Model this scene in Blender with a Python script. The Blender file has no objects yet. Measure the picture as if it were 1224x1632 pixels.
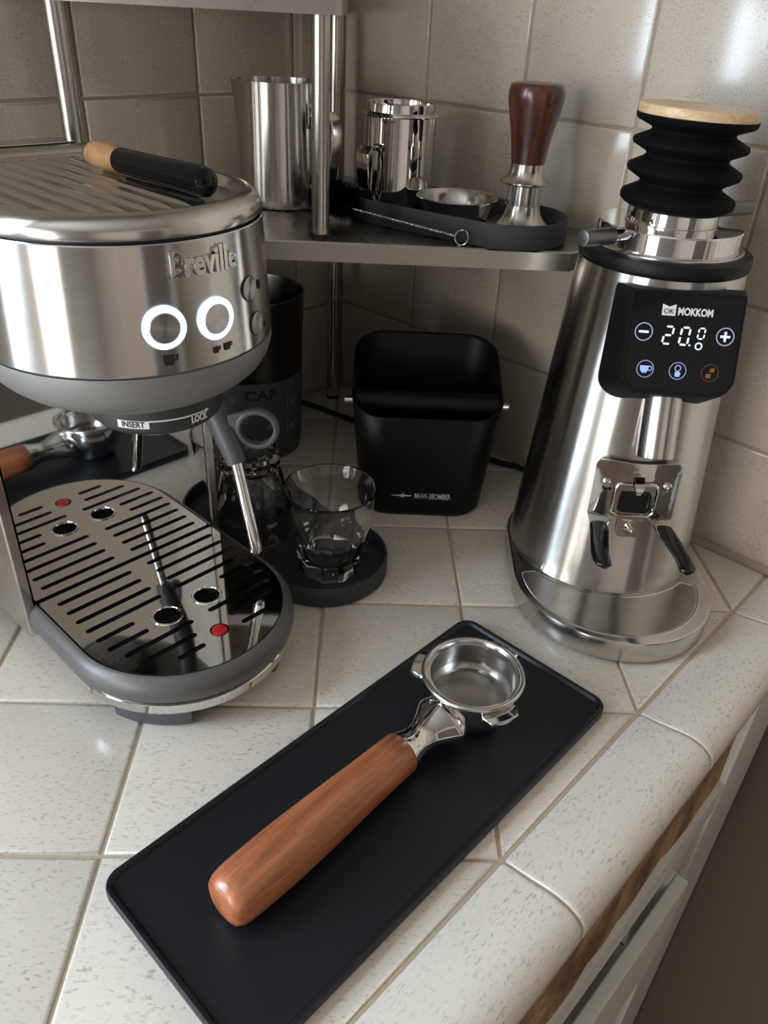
import bpy, bmesh, math, random
from mathutils import Vector, Matrix
random.seed(7)
SC = bpy.context.scene
COL = SC.collection
PI = math.pi
def rad(a): return a * PI / 180

# ------------------------------------------------------------------ camera
CP = (0.129046, -0.251922, 0.384808); YAW, PITCH, ROLL, FPX = 0.0490855, 0.5707217, -0.0543067, 1236.07
def _cam():
    cy, sy, cp, sp, cr, sr = math.cos(YAW), math.sin(YAW), math.cos(PITCH), math.sin(PITCH), math.cos(ROLL), math.sin(ROLL)
    f = Vector((sy*cp, cy*cp, -sp)); r = Vector((cy, -sy, 0)); d = f.cross(r)
    r2 = r*cr + d*sr; d2 = d*cr - r*sr
    m = Matrix((( r2.x, -d2.x, -f.x, CP[0]), (r2.y, -d2.y, -f.y, CP[1]), (r2.z, -d2.z, -f.z, CP[2]), (0, 0, 0, 1)))
    cd = bpy.data.cameras.new('camera'); cd.sensor_fit = 'HORIZONTAL'; cd.sensor_width = 36; cd.lens = 36*FPX/1224
    cd.clip_start = .01; cd.clip_end = 60
    o = bpy.data.objects.new('camera', cd); COL.objects.link(o); o.matrix_world = m; SC.camera = o
_cam()
# ------------------------------------------------------------------ room frame: corner of the two tiled walls, s runs left along one, t right along the other
PX, PY = 0.109354, 0.642310
Q = math.sqrt(.5)
DL = Vector((-Q, -Q, 0)); DR = Vector((Q, -Q, 0))
def F(s, t, z=0): return Vector((PX, PY, z)) + DL*s + DR*t
WX0, WX1, WZ0, WZ1 = .94, 2.0, .06, 1.20      # left wall window (s, z)
FL, CE, SR, TR = -.90, 1.50, 3.3, 2.9         # floor, ceiling, room size along s and t
# ------------------------------------------------------------------ world, light, exposure
w = bpy.data.worlds.new('world'); SC.world = w; w.use_nodes = True
bg = w.node_tree.nodes['Background']; bg.inputs[0].default_value = (.80, .90, 1, 1); bg.inputs[1].default_value = 1.2
def area(name, loc, direction, sx, sy, power, color):
    l = bpy.data.lights.new(name, 'AREA'); l.shape = 'RECTANGLE'; l.size = sx; l.size_y = sy; l.energy = power; l.color = color
    o = bpy.data.objects.new(name, l); COL.objects.link(o); o.location = loc
    o.rotation_euler = Vector(direction).to_track_quat('-Z', 'Z').to_euler(); return o
BT0, BT1, BZ0, BZ1 = .12, 1.15, -.75, 1.15       # glazed door in the far wall (t, z)
area('daylight_left', F((WX0+WX1)/2, -.12, (WZ0+WZ1)/2), DR, WX1-WX0, WZ1-WZ0, 45, (.70, .84, 1))
area('daylight_far', F(SR+.12, (BT0+BT1)/2, (BZ0+BZ1)/2), -DL, BT1-BT0, BZ1-BZ0, 32, (1, .93, .84))
SC.view_settings.view_transform = 'Standard'; SC.view_settings.look = 'None'
SC.view_settings.exposure = 0.80; SC.view_settings.gamma = 1; SC.view_settings.use_curve_mapping = False

# ------------------------------------------------------------------ materials
def nt(m): return m.node_tree.nodes, m.node_tree.links
def pbr(name, col, rough=.5, metal=0.0, **k):
    m = bpy.data.materials.new(name); m.use_nodes = True
    b = m.node_tree.nodes['Principled BSDF']
    b.inputs['Base Color'].default_value = (*col, 1); b.inputs['Roughness'].default_value = rough; b.inputs['Metallic'].default_value = metal
    for a, v in k.items(): b.inputs[a.replace('_', ' ')].default_value = v
    return m
def node(m, t, **k):
    n = m.node_tree.nodes.new(t)
    for a, v in k.items(): setattr(n, a, v)
    return n
def objcoord(m, scale=(1, 1, 1), rnd=False, rot=(0, 0, 0)):
    N, L = nt(m); tc = node(m, 'ShaderNodeTexCoord'); mp = node(m, 'ShaderNodeMapping'); mp.inputs['Scale'].default_value = scale
    mp.inputs['Rotation'].default_value = rot
    if rnd:
        oi = node(m, 'ShaderNodeObjectInfo'); mu = node(m, 'ShaderNodeVectorMath', operation='SCALE'); mu.inputs[0].default_value = (7, 13, 5)
        L.new(oi.outputs['Random'], mu.inputs['Scale']); ad = node(m, 'ShaderNodeVectorMath', operation='ADD')
        L.new(tc.outputs['Object'], ad.inputs[0]); L.new(mu.outputs[0], ad.inputs[1]); L.new(ad.outputs[0], mp.inputs[0])
    else: L.new(tc.outputs['Object'], mp.inputs[0])
    return mp.outputs[0]
def noise(m, vec, scale, detail=3, rough=.5):
    n = node(m, 'ShaderNodeTexNoise'); n.inputs['Scale'].default_value = scale; n.inputs['Detail'].default_value = detail
    n.inputs['Roughness'].default_value = rough; m.node_tree.links.new(vec, n.inputs['Vector']); return n.outputs['Fac']
def ramp(m, fac, stops):
    r = node(m, 'ShaderNodeValToRGB'); e = r.color_ramp.elements
    while len(e) < len(stops): e.new(.5)
    for x, (p, c) in zip(e, stops): x.position = p; x.color = (*c, 1) if len(c) == 3 else c
    m.node_tree.links.new(fac, r.inputs[0]); return r.outputs[0]
def mix(m, fac, a, b, blend='MIX'):
    n = node(m, 'ShaderNodeMix', data_type='RGBA', blend_type=blend)
    for i, v in ((0, fac), (6, a), (7, b)):
        if hasattr(v, 'node'): m.node_tree.links.new(v, n.inputs[i])
        elif isinstance(v, (int, float)): n.inputs[i].default_value = v
        else: n.inputs[i].default_value = (*v, 1)
    return n.outputs[2]
def bump(m, h, strength, dist=.001):
    n = node(m, 'ShaderNodeBump'); n.inputs['Strength'].default_value = strength; n.inputs['Distance'].default_value = dist
    m.node_tree.links.new(h, n.inputs['Height']); m.node_tree.links.new(n.outputs[0], m.node_tree.nodes['Principled BSDF'].inputs['Normal'])
def setin(m, name, sock): m.node_tree.links.new(sock, m.node_tree.nodes['Principled BSDF'].inputs[name])

def tile_mat(name, base, fleck, sc=(1, 1, 1), fs=480, ro=.2, th=(.56, .66)):
    m = pbr(name, base, ro, 0, Specular_IOR_Level=.45)
    v = objcoord(m, sc, True)
    f1 = noise(m, v, fs, 2, .6); f2 = noise(m, v, 70, 2)
    k = ramp(m, f1, [(th[0], (0, 0, 0)), (th[1], (1, 1, 1))])
    k2 = ramp(m, f2, [(.35, (.25,)*3), (.65, (.85,)*3)])
    kk = mix(m, 1.0, k, k2, 'MULTIPLY')
    cl = noise(m, v, 14, 2)
    b2 = mix(m, ramp(m, cl, [(.3, (0, 0, 0)), (.7, (1, 1, 1))]), base, tuple(c*.95 for c in base))
    setin(m, 'Base Color', mix(m, kk, b2, fleck)); bump(m, cl, .10, .003)
    return m
M = {}
M['tile'] = tile_mat('counter_tile', (.71, .648, .562), (.43, .375, .315), (.55, 1.25, 1))
M['walltile'] = tile_mat('wall_tile', (.56, .505, .43), (.36, .31, .26), (.8, 1, 1.0), 680, .14, (.545, .63))
M['grout'] = pbr('grout', (.47, .385, .29), .9)
M['wgrout'] = pbr('wall_grout', (.36, .30, .235), .8)
def brushed(name, col, rough, sc, aniso=.0, amt=.12, radial=True):
    m = pbr(name, col, rough, 1, Anisotropic=aniso)
    v = objcoord(m, sc); f = noise(m, v, 900, 3, .7)
    r = node(m, 'ShaderNodeMapRange'); r.inputs['To Min'].default_value = rough-amt*.5; r.inputs['To Max'].default_value = rough+amt*.5
    m.node_tree.links.new(f, r.inputs['Value']); setin(m, 'Roughness', r.outputs[0])
    g = mix(m, f, tuple(c*.93 for c in col), tuple(min(1, c*1.05) for c in col)); setin(m, 'Base Color', g)
    if aniso and radial:
        m.node_tree.nodes['Principled BSDF'].inputs['Anisotropic Rotation'].default_value = .25
        t = node(m, 'ShaderNodeTangent', direction_type='RADIAL', axis='Z'); setin(m, 'Tangent', t.outputs[0])
    return m
M['steel'] = brushed('brushed_steel', (.60, .58, .55), .22, (.03, .03, 1), .95, .08)
M['steel_v'] = brushed('brushed_steel_dark', (.50, .48, .45), .26, (1, 1, .03), .3)
M['satin'] = brushed('satin_steel', (.60, .585, .56), .20, (.1, .1, 1), .3)
M['mirror'] = pbr('mirror_steel', (.66, .645, .62), .05, 1)
M['splash'] = pbr('splash_steel', (.60, .60, .60), .03, 1)
M['chrome'] = pbr('chrome', (.74, .73, .72), .06, 1)
M['shelfsteel'] = brushed('shelf_steel', (.44, .415, .385), .28, (.05, .05, .05), 0, .10)
M['greypaint'] = pbr('grey_metallic_paint', (.255, .25, .242), .42, .35)
M['rimpaint'] = pbr('dark_grey_metallic_paint', (.125, .122, .118), .42, .3)
M['darkgrey'] = pbr('dark_grey_plastic', (.075, .078, .085), .45)
M['black'] = pbr('black_plastic', (.012, .012, .013), .42)
M['blackgloss'] = pbr('black_gloss', (.004, .004, .005), .07, 0, Specular_IOR_Level=.25)
M['blacksatin'] = pbr('black_satin', (.0045, .0045, .005), .48, 0, Specular_IOR_Level=.26)
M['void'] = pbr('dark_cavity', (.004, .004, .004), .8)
M['rubber'] = pbr('black_rubber_mat', (.007, .0085, .0115), .42, 0, Specular_IOR_Level=.4)
M['bellows'] = pbr('black_silicone', (.002, .002, .002), .75, 0, Specular_IOR_Level=.12)
M['silicone'] = pbr('grey_silicone', (.040, .041, .044), .6)
M['blackvinyl'] = pbr('black_vinyl', (.006, .006, .006), .12)
M['red'] = pbr('red_plastic', (.45, .015, .015), .35)
M['whiteink'] = pbr('white_ink', (.80, .80, .78), .6)
M['greyink'] = pbr('grey_ink', (.30, .31, .32), .6)
M['blackink'] = pbr('black_ink', (.01, .01, .012), .6)
M['labelblue'] = pbr('slate_label', (.070, .085, .098), .55)
M['cansteel'] = brushed('dark_can_steel', (.16, .155, .15), .30, (.05, .05, 1), .4)
M['paint'] = pbr('white_cabinet_paint', (.62, .61, .56), .45)
M['midwall'] = pbr('beige_wall', (.62, .50, .42), .8)
M['darkpanel'] = pbr('brown_streak_panel', (.13, .10, .08), .8)  # only for the dark panel added behind the camera
M['plaster'] = pbr('cream_plaster', (.42, .38, .33), .8)
M['brownwall'] = pbr('brown_lower_wall', (.095, .078, .055), .7)
M['floor'] = pbr('floor_brown', (.16, .12, .085), .4)
def wood(name, a, b, sc, ring, rough=.35, rot=(0, 0, 0), coat=.4):
    m = pbr(name, a, rough, 0, Coat_Weight=coat, Coat_Roughness=.15)
    v = objcoord(m, sc, False, rot); f = noise(m, v, ring, 4, .6); f2 = noise(m, v, ring*6, 3, .7)
    c = ramp(m, f, [(.36, a), (.5, tuple((x+y)/2 for x, y in zip(a, b))), (.62, b)])
    c = mix(m, ramp(m, f2, [(.45, (0,)*3), (.75, (.6,)*3)]), c, tuple(x*.55 for x in a)); setin(m, 'Base Color', c); bump(m, f2, .08, .0005)
    return m
M['padauk'] = wood('orange_red_wood', (.30, .085, .032), (.50, .175, .072), (.10, 1, 1), 85)
M['rosewood'] = wood('dark_red_wood', (.040, .010, .007), (.13, .032, .018), (1, 1, .25), 60, .3)
M['bamboo'] = wood('bamboo', (.60, .40, .22), (.75, .55, .34), (.12, 1, 1), 150, .45, (0, 0, 0), .1)
M['tipwood'] = wood('brush_wood', (.40, .20, .08), (.55, .30, .13), (1, 1, 1), 100, .5)
M['shaded_innerwood'] = pbr('shadow_dark_inner_wood', (.035, .028, .02), .8)  # brown interior darkened to paint in the shadow behind the drawer gap
M['rawwood'] = wood('raw_brown_edge', (.15, .070, .032), (.42, .25, .12), (1, 1, .6), 38, .85, (0, 0, rad(45)), 0)
M['glass'] = pbr('clear_glass', (1, 1, 1), .0, 0, Transmission_Weight=1.0, IOR=1.48)
def emit(name, col, s):
    m = bpy.data.materials.new(name); m.use_nodes = True; b = m.node_tree.nodes['Principled BSDF']
    b.inputs['Base Color'].default_value = (0, 0, 0, 1); b.inputs['Emission Color'].default_value = (*col, 1); b.inputs['Emission Strength'].default_value = s; return m
M['collar'] = pbr('group_collar_black', (.035, .036, .038), .4)
M['grip'] = pbr('grey_knurled_metal', (.20, .195, .19), .38, .9)
M['ring'] = emit('white_blue_ring_light', (.42, .66, 1), 2.0)
M['led'] = emit('white_blue_led', (.55, .74, 1), 1.7)
M['ledblue'] = emit('blue_led', (.22, .34, .95), 1.0)
M['leddim'] = emit('dim_blue_led', (.30, .38, .62), .75)
M['ledorange'] = emit('dim_orange_led', (.42, .15, .03), .30)
def perforated():
    m = brushed('perforated_steel', (.55, .54, .52), .25, (1, 1, 1), 0)
    v = objcoord(m, (1, 1, 1)); vo = node(m, 'ShaderNodeTexVoronoi'); vo.inputs['Scale'].default_value = 1000; vo.inputs['Randomness'].default_value = 0
    m.node_tree.links.new(v, vo.inputs['Vector'])
    c = ramp(m, vo.outputs['Distance'], [(.25, (.03, .03, .03)), (.36, (.56, .55, .53))]); setin(m, 'Base Color', c); return m
M['perf'] = perforated()
def spun():
    m = pbr('spun_steel', (.62, .61, .60), .26, 1, Anisotropic=.9, Anisotropic_Rotation=.25)
    t = node(m, 'ShaderNodeTangent', direction_type='RADIAL', axis='Z'); setin(m, 'Tangent', t.outputs[0]); return m
M['spun'] = spun()

# ------------------------------------------------------------------ mesh helpers
class MB:
    def __init__(s): s.v = []; s.f = []
    def add(s, vs, fs):
        o = len(s.v); s.v += [tuple(v) for v in vs]; s.f += [tuple(i+o for i in f) for f in fs]; return s
    def box(s, c, d, rz=0):
        x, y, z = c; a, b, e = d[0]/2, d[1]/2, d[2]/2; cr, sr = math.cos(rz), math.sin(rz)
        vs = [(x+cr*i*a-sr*j*b, y+sr*i*a+cr*j*b, z+k*e) for k in (-1, 1) for j in (-1, 1) for i in (-1, 1)]
        return s.add(vs, [(0, 2, 3, 1), (4, 5, 7, 6), (0, 1, 5, 4), (2, 6, 7, 3), (0, 4, 6, 2), (1, 3, 7, 5)])
    def loft(s, loops, cap0=True, cap1=True, closed=True):
        n = len(loops[0]); vs = [p for l in loops for p in l]; fs = []
        for k in range(len(loops)-1):
            for i in range(n if closed else n-1):
                j = (i+1) % n; fs.append((k*n+i, k*n+j, (k+1)*n+j, (k+1)*n+i))
        if cap0: fs.append(tuple(range(n))[::-1])
        if cap1: fs.append(tuple((len(loops)-1)*n+i for i in range(n)))
        return s.add(vs, fs)
    def lathe(s, prof, n=64, c=(0, 0), cap0=False, cap1=False, fn=None):
        loops = [[(c[0]+(fn(r, 2*PI*i/n, z) if fn else r)*math.cos(2*PI*i/n), c[1]+(fn(r, 2*PI*i/n, z) if fn else r)*math.sin(2*PI*i/n), z) for i in range(n)] for r, z in prof]
        return s.loft(loops, cap0, cap1)
    def tube(s, pts, r, n=12, cap=True, sy=1.0):
        pts = [Vector(p) for p in pts]; rr = r if hasattr(r, '__len__') else [r]*len(pts); loops = []
        up = Vector((0, 0, 1)); t0 = (pts[1]-pts[0]).normalized()
        if abs(t0.dot(up)) > .95: up = Vector((0, 1, 0))
        u = t0.cross(up).normalized()
        for i, p in enumerate(pts):
            t = (pts[min(i+1, len(pts)-1)]-pts[max(i-1, 0)]).normalized(); u = (u-t*u.dot(t)).normalized(); v = t.cross(u)
            loops.append([p+u*math.cos(2*PI*k/n)*rr[i]+v*math.sin(2*PI*k/n)*rr[i]*sy for k in range(n)])
        return s.loft(loops, cap, cap)
    def xf(s, m): s.v = [tuple(m @ Vector(v)) for v in s.v]; return s
    def mesh(s, name, smooth=True, ang=35):
        me = bpy.data.meshes.new(name); me.from_pydata(s.v, [], s.f); me.validate()
        bm = bmesh.new(); bm.from_mesh(me); bmesh.ops.remove_doubles(bm, verts=bm.verts, dist=1e-6); bmesh.ops.recalc_face_normals(bm, faces=bm.faces); bm.to_mesh(me); bm.free()
        if smooth:
            me.shade_smooth(); me.set_sharp_from_angle(angle=rad(ang))
        return me
    def build(s, name, mat, parent=None, bevel=0, seg=2, smooth=True, ang=35, loc=None, rot=None, label=None):
        o = bpy.data.objects.new(name, s.mesh(name, smooth, ang)); COL.objects.link(o)
        o.data.materials.append(mat if not isinstance(mat, str) else M[mat])
        if parent: o.parent = parent
        if loc: o.location = loc
        if rot: o.rotation_euler = rot
        if label: o['label'] = label
        if bevel:
            b = o.modifiers.new('bevel', 'BEVEL'); b.width = bevel; b.segments = seg; b.limit_method = 'ANGLE'; b.angle_limit = rad(40); b.harden_normals = False
        return o
def thing(name, label, cat, loc=(0, 0, 0), rz=0, group=None):
    o = bpy.data.objects.new(name, None); COL.objects.link(o); o.empty_display_size = .02
    o.location = loc; o.rotation_euler = (0, 0, rz); o['label'] = label; o['category'] = cat
    if group: o['group'] = group
    return o
def tag(o, label, cat, group=None):
    o['label'] = label; o['category'] = cat
    if group: o['group'] = group
    return o
def struct(o): o['kind'] = 'structure'; return o
def rrect(hx, hy, r, z=0, n=6, c=(0, 0)):
    out = []
    for k, (sx, sy) in enumerate(((1, 1), (-1, 1), (-1, -1), (1, -1))):
        for i in range(n+1):
            a = PI/2*k + PI/2*i/n; out.append((c[0]+sx*(hx-r)+r*math.cos(a), c[1]+sy*(hy-r)+r*math.sin(a), z))
    return out
def stadium(p, q, r, z, n=16):
    p, q = Vector((p[0], p[1], 0)), Vector((q[0], q[1], 0)); a0 = math.atan2((q-p).y, (q-p).x); out = []
    for c, a in ((q, a0-PI/2), (p, a0+PI/2)):
        out += [(c.x+r*math.cos(a+PI*i/n), c.y+r*math.sin(a+PI*i/n), z) for i in range(n+1)]
    return out
def dshape(a, yb, yc, i=0, z=0, rc=.02, n=28):
    """half width a, back at y=yb (rounded corners rc), half-round front centred at y=yc (front is -y)"""
    a -= i; yb -= i; rc = max(.002, rc-i); out = []
    out += [(a*math.cos(-PI+PI*k/n), yc+a*math.sin(-PI+PI*k/n), z) for k in range(n+1)]
    out += [(a-rc+rc*math.cos(PI/2*k/6), yb-rc+rc*math.sin(PI/2*k/6), z) for k in range(7)]
    out += [(-a+rc+rc*math.cos(PI/2+PI/2*k/6), yb-rc+rc*math.sin(PI/2+PI/2*k/6), z) for k in range(7)]
    return out
def cut_plate(name, outer, holes, z, th, mat, parent=None, fn=None):
    """flat plate with real through holes: 2D filled curve turned to mesh"""
    cu = bpy.data.curves.new(name, 'CURVE'); cu.dimensions = '2D'; cu.fill_mode = 'BOTH'; cu.extrude = th/2
    for l in [outer]+holes:
        sp = cu.splines.new('POLY'); sp.points.add(len(l)-1); sp.use_cyclic_u = True
        for p, q in zip(sp.points, l): p.co = (q[0], q[1], 0, 1)
    o = bpy.data.objects.new(name, cu); COL.objects.link(o); dg = bpy.context.evaluated_depsgraph_get()
    me = bpy.data.meshes.new_from_object(o.evaluated_get(dg)); bpy.data.objects.remove(o); bpy.data.curves.remove(cu)
    for v in me.vertices: v.co.z += z
    if fn:
        for v in me.vertices: v.co = fn(v.co)
    me.name = name; me.materials.clear(); me.materials.append(M[mat]); o = bpy.data.objects.new(name, me); COL.objects.link(o)
    if parent: o.parent = parent
    return o
def text(name, body, size, fn, mat, parent, th=.0002, sx=1.0, shear=0, off=0.0, bev=0, spacing=1.0, align='CENTER', sub=0):
    cu = bpy.data.curves.new(name, 'FONT'); cu.body = body; cu.size = size; cu.extrude = th; cu.align_x = align; cu.align_y = 'CENTER'
    cu.shear = shear; cu.offset = off; cu.bevel_depth = bev; cu.space_character = spacing; cu.resolution_u = 3
    o = bpy.data.objects.new(name, cu); COL.objects.link(o); dg = bpy.context.evaluated_depsgraph_get()
    me = bpy.data.meshes.new_from_object(o.evaluated_get(dg)); bpy.data.objects.remove(o); bpy.data.curves.remove(cu)
    if sub:
        bm = bmesh.new(); bm.from_mesh(me); bmesh.ops.triangulate(bm, faces=bm.faces)
        for _ in range(sub): bmesh.ops.subdivide_edges(bm, edges=[e for e in bm.edges if e.calc_length() > size*.3], cuts=1)
        bm.to_mesh(me); bm.free()
    for v in me.vertices: v.co = Vector(fn(v.co.x*sx, v.co.y, v.co.z))
    me.name = name; me.materials.clear(); me.materials.append(M[mat]); o = bpy.data.objects.new(name, me); COL.objects.link(o); o.parent = parent; return o

# ------------------------------------------------------------------ polygons clipped by half planes (tiles)
def clip(poly, n, d):                              # keep n.p <= d
    out = []
    for i in range(len(poly)):
        a, b = poly[i], poly[(i+1) % len(poly)]; da = n[0]*a[0]+n[1]*a[1]-d; db = n[0]*b[0]+n[1]*b[1]-d
        if da <= 0: out.append(a)
        if da*db < 0: t = da/(da-db); out.append((a[0]+(b[0]-a[0])*t, a[1]+(b[1]-a[1])*t))
    return out
def inset(poly, d):
    n = len(poly); cx = sum(p[0] for p in poly)/n; cy = sum(p[1] for p in poly)/n; q = poly
    res = []
    for i in range(n):
        p0, p1, p2 = poly[i-1], poly[i], poly[(i+1) % n]
        def nrm(a, b):
            v = Vector((b[0]-a[0], b[1]-a[1])); v.normalize(); return Vector((-v.y, v.x))
        n1, n2 = nrm(p0, p1), nrm(p1, p2)
        k = 1+n1.dot(n2); k = max(k, .25); b = (n1+n2)/k
        res.append((p1[0]+b.x*d, p1[1]+b.y*d))
    return res
def area2(p): return .5*sum(p[i][0]*p[(i+1) % len(p)][1]-p[(i+1) % len(p)][0]*p[i][1] for i in range(len(p)))
def tile_mb(poly, th=.006):
    mb = MB(); p1 = inset(poly, .0007); p2 = inset(poly, .0022)
    return mb.loft([[(x, y, -th) for x, y in poly], [(x, y, -.0013) for x, y in poly], [(x, y, -.0004) for x, y in p1], [(x, y, 0) for x, y in p2]])

T = .108; G = .0010
# ------------------------------------------------------------------ room shell (built where it stands, all around)
def slab(name, p, q, z0, z1, mat, th, out):
    """wall slab between plan points p,q, thickness th on side out"""
    p, q, out = Vector(p), Vector(q), Vector(out)
    mb = MB(); vs = [p, q, q+out*th, p+out*th]
    mb.add([(v.x, v.y, z0) for v in vs]+[(v.x, v.y, z1) for v in vs], [(0, 1, 2, 3), (4, 7, 6, 5), (0, 4, 5, 1), (1, 5, 6, 2), (2, 6, 7, 3), (3, 7, 4, 0)])
    return mb
wl = MB()
TOPZ = .3
for (a, b, z0, z1) in ((-.1, WX0, FL, CE), (WX1, SR, FL, CE), (WX0, WX1, FL, WZ0), (WX0, WX1, WZ1, CE)):
    m_ = slab('x', F(a, -.0014), F(b, -.0014), z0, z1, None, .1, -DR); wl.add(m_.v, m_.f)
wall_left = struct(wl.build('wall_left', 'wgrout', smooth=False))
wall_right = struct(slab('wall_right', F(-.0014, -.1), F(-.0014, TR), -.03, CE, None, .1, -DL).build('wall_right', 'wgrout', smooth=False))
struct(slab('t', F(-.0014, -.1), F(-.0014, TR), FL, -.03, None, .1, -DL).build('trim_1', 'brownwall', smooth=False))
struct(slab('x', F(-.1, TR), F(SR, TR), FL, CE, None, .1, DR).build('wall_front', 'midwall', smooth=False))
struct(slab('x', F(.22, TR-.03), F(1.05, TR-.03), FL, 1.15, None, .03, DR).build('dark_streak_panel', 'darkpanel', smooth=False))  # unseen dark panel, added to reflect as a dark streak in the steel
tr = MB()
for a, b in ((.12, .22), (1.05, 1.15), (1.95, 2.05), (2.6, 2.72)):
    m_ = slab('x', F(a, TR-.04), F(b, TR-.04), FL, 1.2, None, .04, DR); tr.add(m_.v, m_.f)
struct(tr.build('light_streak_strips', 'paint', smooth=False))  # unseen white uprights, added to reflect as light streaks in the steel
wb_ = MB()
for (a, b, z0, z1) in ((0, BT0, FL, CE), (BT1, TR, FL, CE), (BT0, BT1, FL, BZ0), (BT0, BT1, BZ1, CE)):
    m_ = slab('x', F(SR, a), F(SR, b), z0, z1, None, .1, DL); wb_.add(m_.v, m_.f)
struct(wb_.build('wall_back', 'plaster', smooth=False))
fl = MB(); fl.add([F(-.1, -.1, FL), F(SR, -.1, FL), F(SR, TR+.1, FL), F(-.1, TR+.1, FL)], [(0, 1, 2, 3)]); struct(fl.build('floor', 'floor', smooth=False))
ce = MB(); ce.add([F(-.1, -.1, CE), F(SR, -.1, CE), F(SR, TR+.1, CE), F(-.1, TR+.1, CE)], [(0, 3, 2, 1)]); struct(ce.build('ceiling', 'plaster', smooth=False))
def window_frame(name, org, ax, w, z0, z1, nm):
    mb = MB(); ang = math.atan2(ax.y, ax.x)
    for k in range(nm+1):
        c = org+ax*(w*k/nm); mb.box((c.x, c.y, (z0+z1)/2), (.045, .04, z1-z0), ang)
    for z in (z0, (z0+z1)/2, z1):
        c = org+ax*(w/2); mb.box((c.x, c.y, z), (w, .04, .045), ang)
    return struct(mb.build(name, 'paint', smooth=False))
window_frame('window_1', F(WX0, -.05), DL, WX1-WX0, WZ0, WZ1, 2)
window_frame('door_1', F(SR+.05, BT0), DR, BT1-BT0, BZ0, BZ1, 2)

# ---- wall tiles, each one a piece of its wall
WT = .10852; ROWS = [-.00668+.108*k for k in range(0, 9)]
_cache = {}
def wall_tile(parent, origin, axis, nrm, a0, a1, z0, z1):
    w_, h_ = a1-a0-2*G, z1-z0-2*G; key = (round(w_, 4), round(h_, 4), axis.x > 0)
    if key not in _cache:
        poly = [(-w_/2, -h_/2), (w_/2, -h_/2), (w_/2, h_/2), (-w_/2, h_/2)]
        _cache[key] = tile_mb(poly).mesh('tile', True, 50); _cache[key].materials.append(M['walltile'])
    o = bpy.data.objects.new('tile', _cache[key]); COL.objects.link(o); o.parent = parent
    c = origin+axis*((a0+a1)/2); up = Vector((0, 0, 1)); x = up.cross(nrm)
    m = Matrix(((x.x, up.x, nrm.x, c.x), (x.y, up.y, nrm.y, c.y), (x.z, up.z, nrm.z, (z0+z1)/2), (0, 0, 0, 1)))
    j = Matrix.Rotation(random.gauss(0, .0025), 4, 'X') @ Matrix.Rotation(random.gauss(0, .0025), 4, 'Y')
    o.matrix_local = m @ j @ Matrix.Translation((0, 0, random.uniform(-.0003, .0003)))
for k in range(len(ROWS)-1):
    z0, z1 = max(ROWS[k], -.002), ROWS[k+1]
    ss = [0]+[.06654+WT*i for i in range(0, 8)]
    for a, b in zip(ss, ss[1:]): wall_tile(wall_left, F(0, 0), DL, DR, a, b, z0, z1)
    tt = [0]+[.10935+WT*i for i in range(0, 8)]
    for a, b in zip(tt, tt[1:]): wall_tile(wall_right, F(0, 0), DR, DL, a, b, z0, z1)
cove = MB(); prof = [(.0005, .0005), (.0005, .0055), (.0016, .0030), (.0030, .0016), (.0055, .0005)]
for ax, ot, n in ((DL, DR, .95), (DR, DL, .56)):
    cove.loft([[F(0, 0)+ax*(s_)+ot*a+Vector((0, 0, b)) for a, b in prof] for s_ in [.001+n*i/12 for i in range(13)]])
struct(cove.build('trim_2', 'wgrout'))

# ------------------------------------------------------------------ countertop
ct = thing('countertop', 'cream speckled tiled kitchen countertop with rounded tile edge', 'countertop')
TN = .5296                                       # t of the grout line before the rounded edge
def zprism(pts, z0, z1):
    mb = MB(); n = len(pts); return mb.loft([[(p[0], p[1], z0) for p in pts], [(p[0], p[1], z1) for p in pts]])
zprism([F(.001, .001), F(.95, .001), F(.95, TN+.030), F(.001, TN+.030)], -.030, -.0066).build('slab', 'rawwood', ct, smooth=False)
zprism([F(.0005, .0005), F(.95, .0005), F(.95, TN+.001), F(.0005, TN+.001)], -.0064, -.0016).build('grout_bed', 'grout', ct, smooth=False)
sq = None
for i in range(-9, 8):
    for j in range(-8, 8):
        x0, y0 = i*T+G, j*T+G; x1, y1 = (i+1)*T-G, (j+1)*T-G
        cx, cy = (i+.5)*T, (j+.5)*T
        poly = [(x0, y0), (x1, y0), (x1, y1), (x0, y1)]; full = list(poly)
        o0 = F(0, 0)
        for n_, d_ in (((-DL.x, -DL.y), -(DL.x*o0.x+DL.y*o0.y)-.003), ((-DR.x, -DR.y), -(DR.x*o0.x+DR.y*o0.y)-.003), ((DR.x, DR.y), DR.x*o0.x+DR.y*o0.y+TN-G), ((DL.x, DL.y), DL.x*o0.x+DL.y*o0.y+.93)):
            if len(poly) > 2: poly = clip(poly, n_, d_)
        if len(poly) < 3 or area2(poly) < 8e-5: continue
        if len(poly) == 4 and abs(area2(poly)-area2(full)) < 1e-8:
            if sq is None:
                sq = tile_mb([(x-cx, y-cy) for x, y in full]).mesh('tile', True, 50); sq.materials.append(M['tile'])
            me = sq
        else:
            me = tile_mb([(x-cx, y-cy) for x, y in poly]).mesh('tile', True, 50); me.materials.append(M['tile'])
        o = bpy.data.objects.new('tile', me); COL.objects.link(o); o.parent = ct
        o.location = (cx+random.uniform(-.0002, .0002), cy+random.uniform(-.0002, .0002), random.uniform(-.0003, 0))
        o.rotation_euler = (random.gauss(0, .0012), random.gauss(0, .0012), random.gauss(0, .0015))
def bull(o_, z_, i=0): return (o_, z_)
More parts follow.
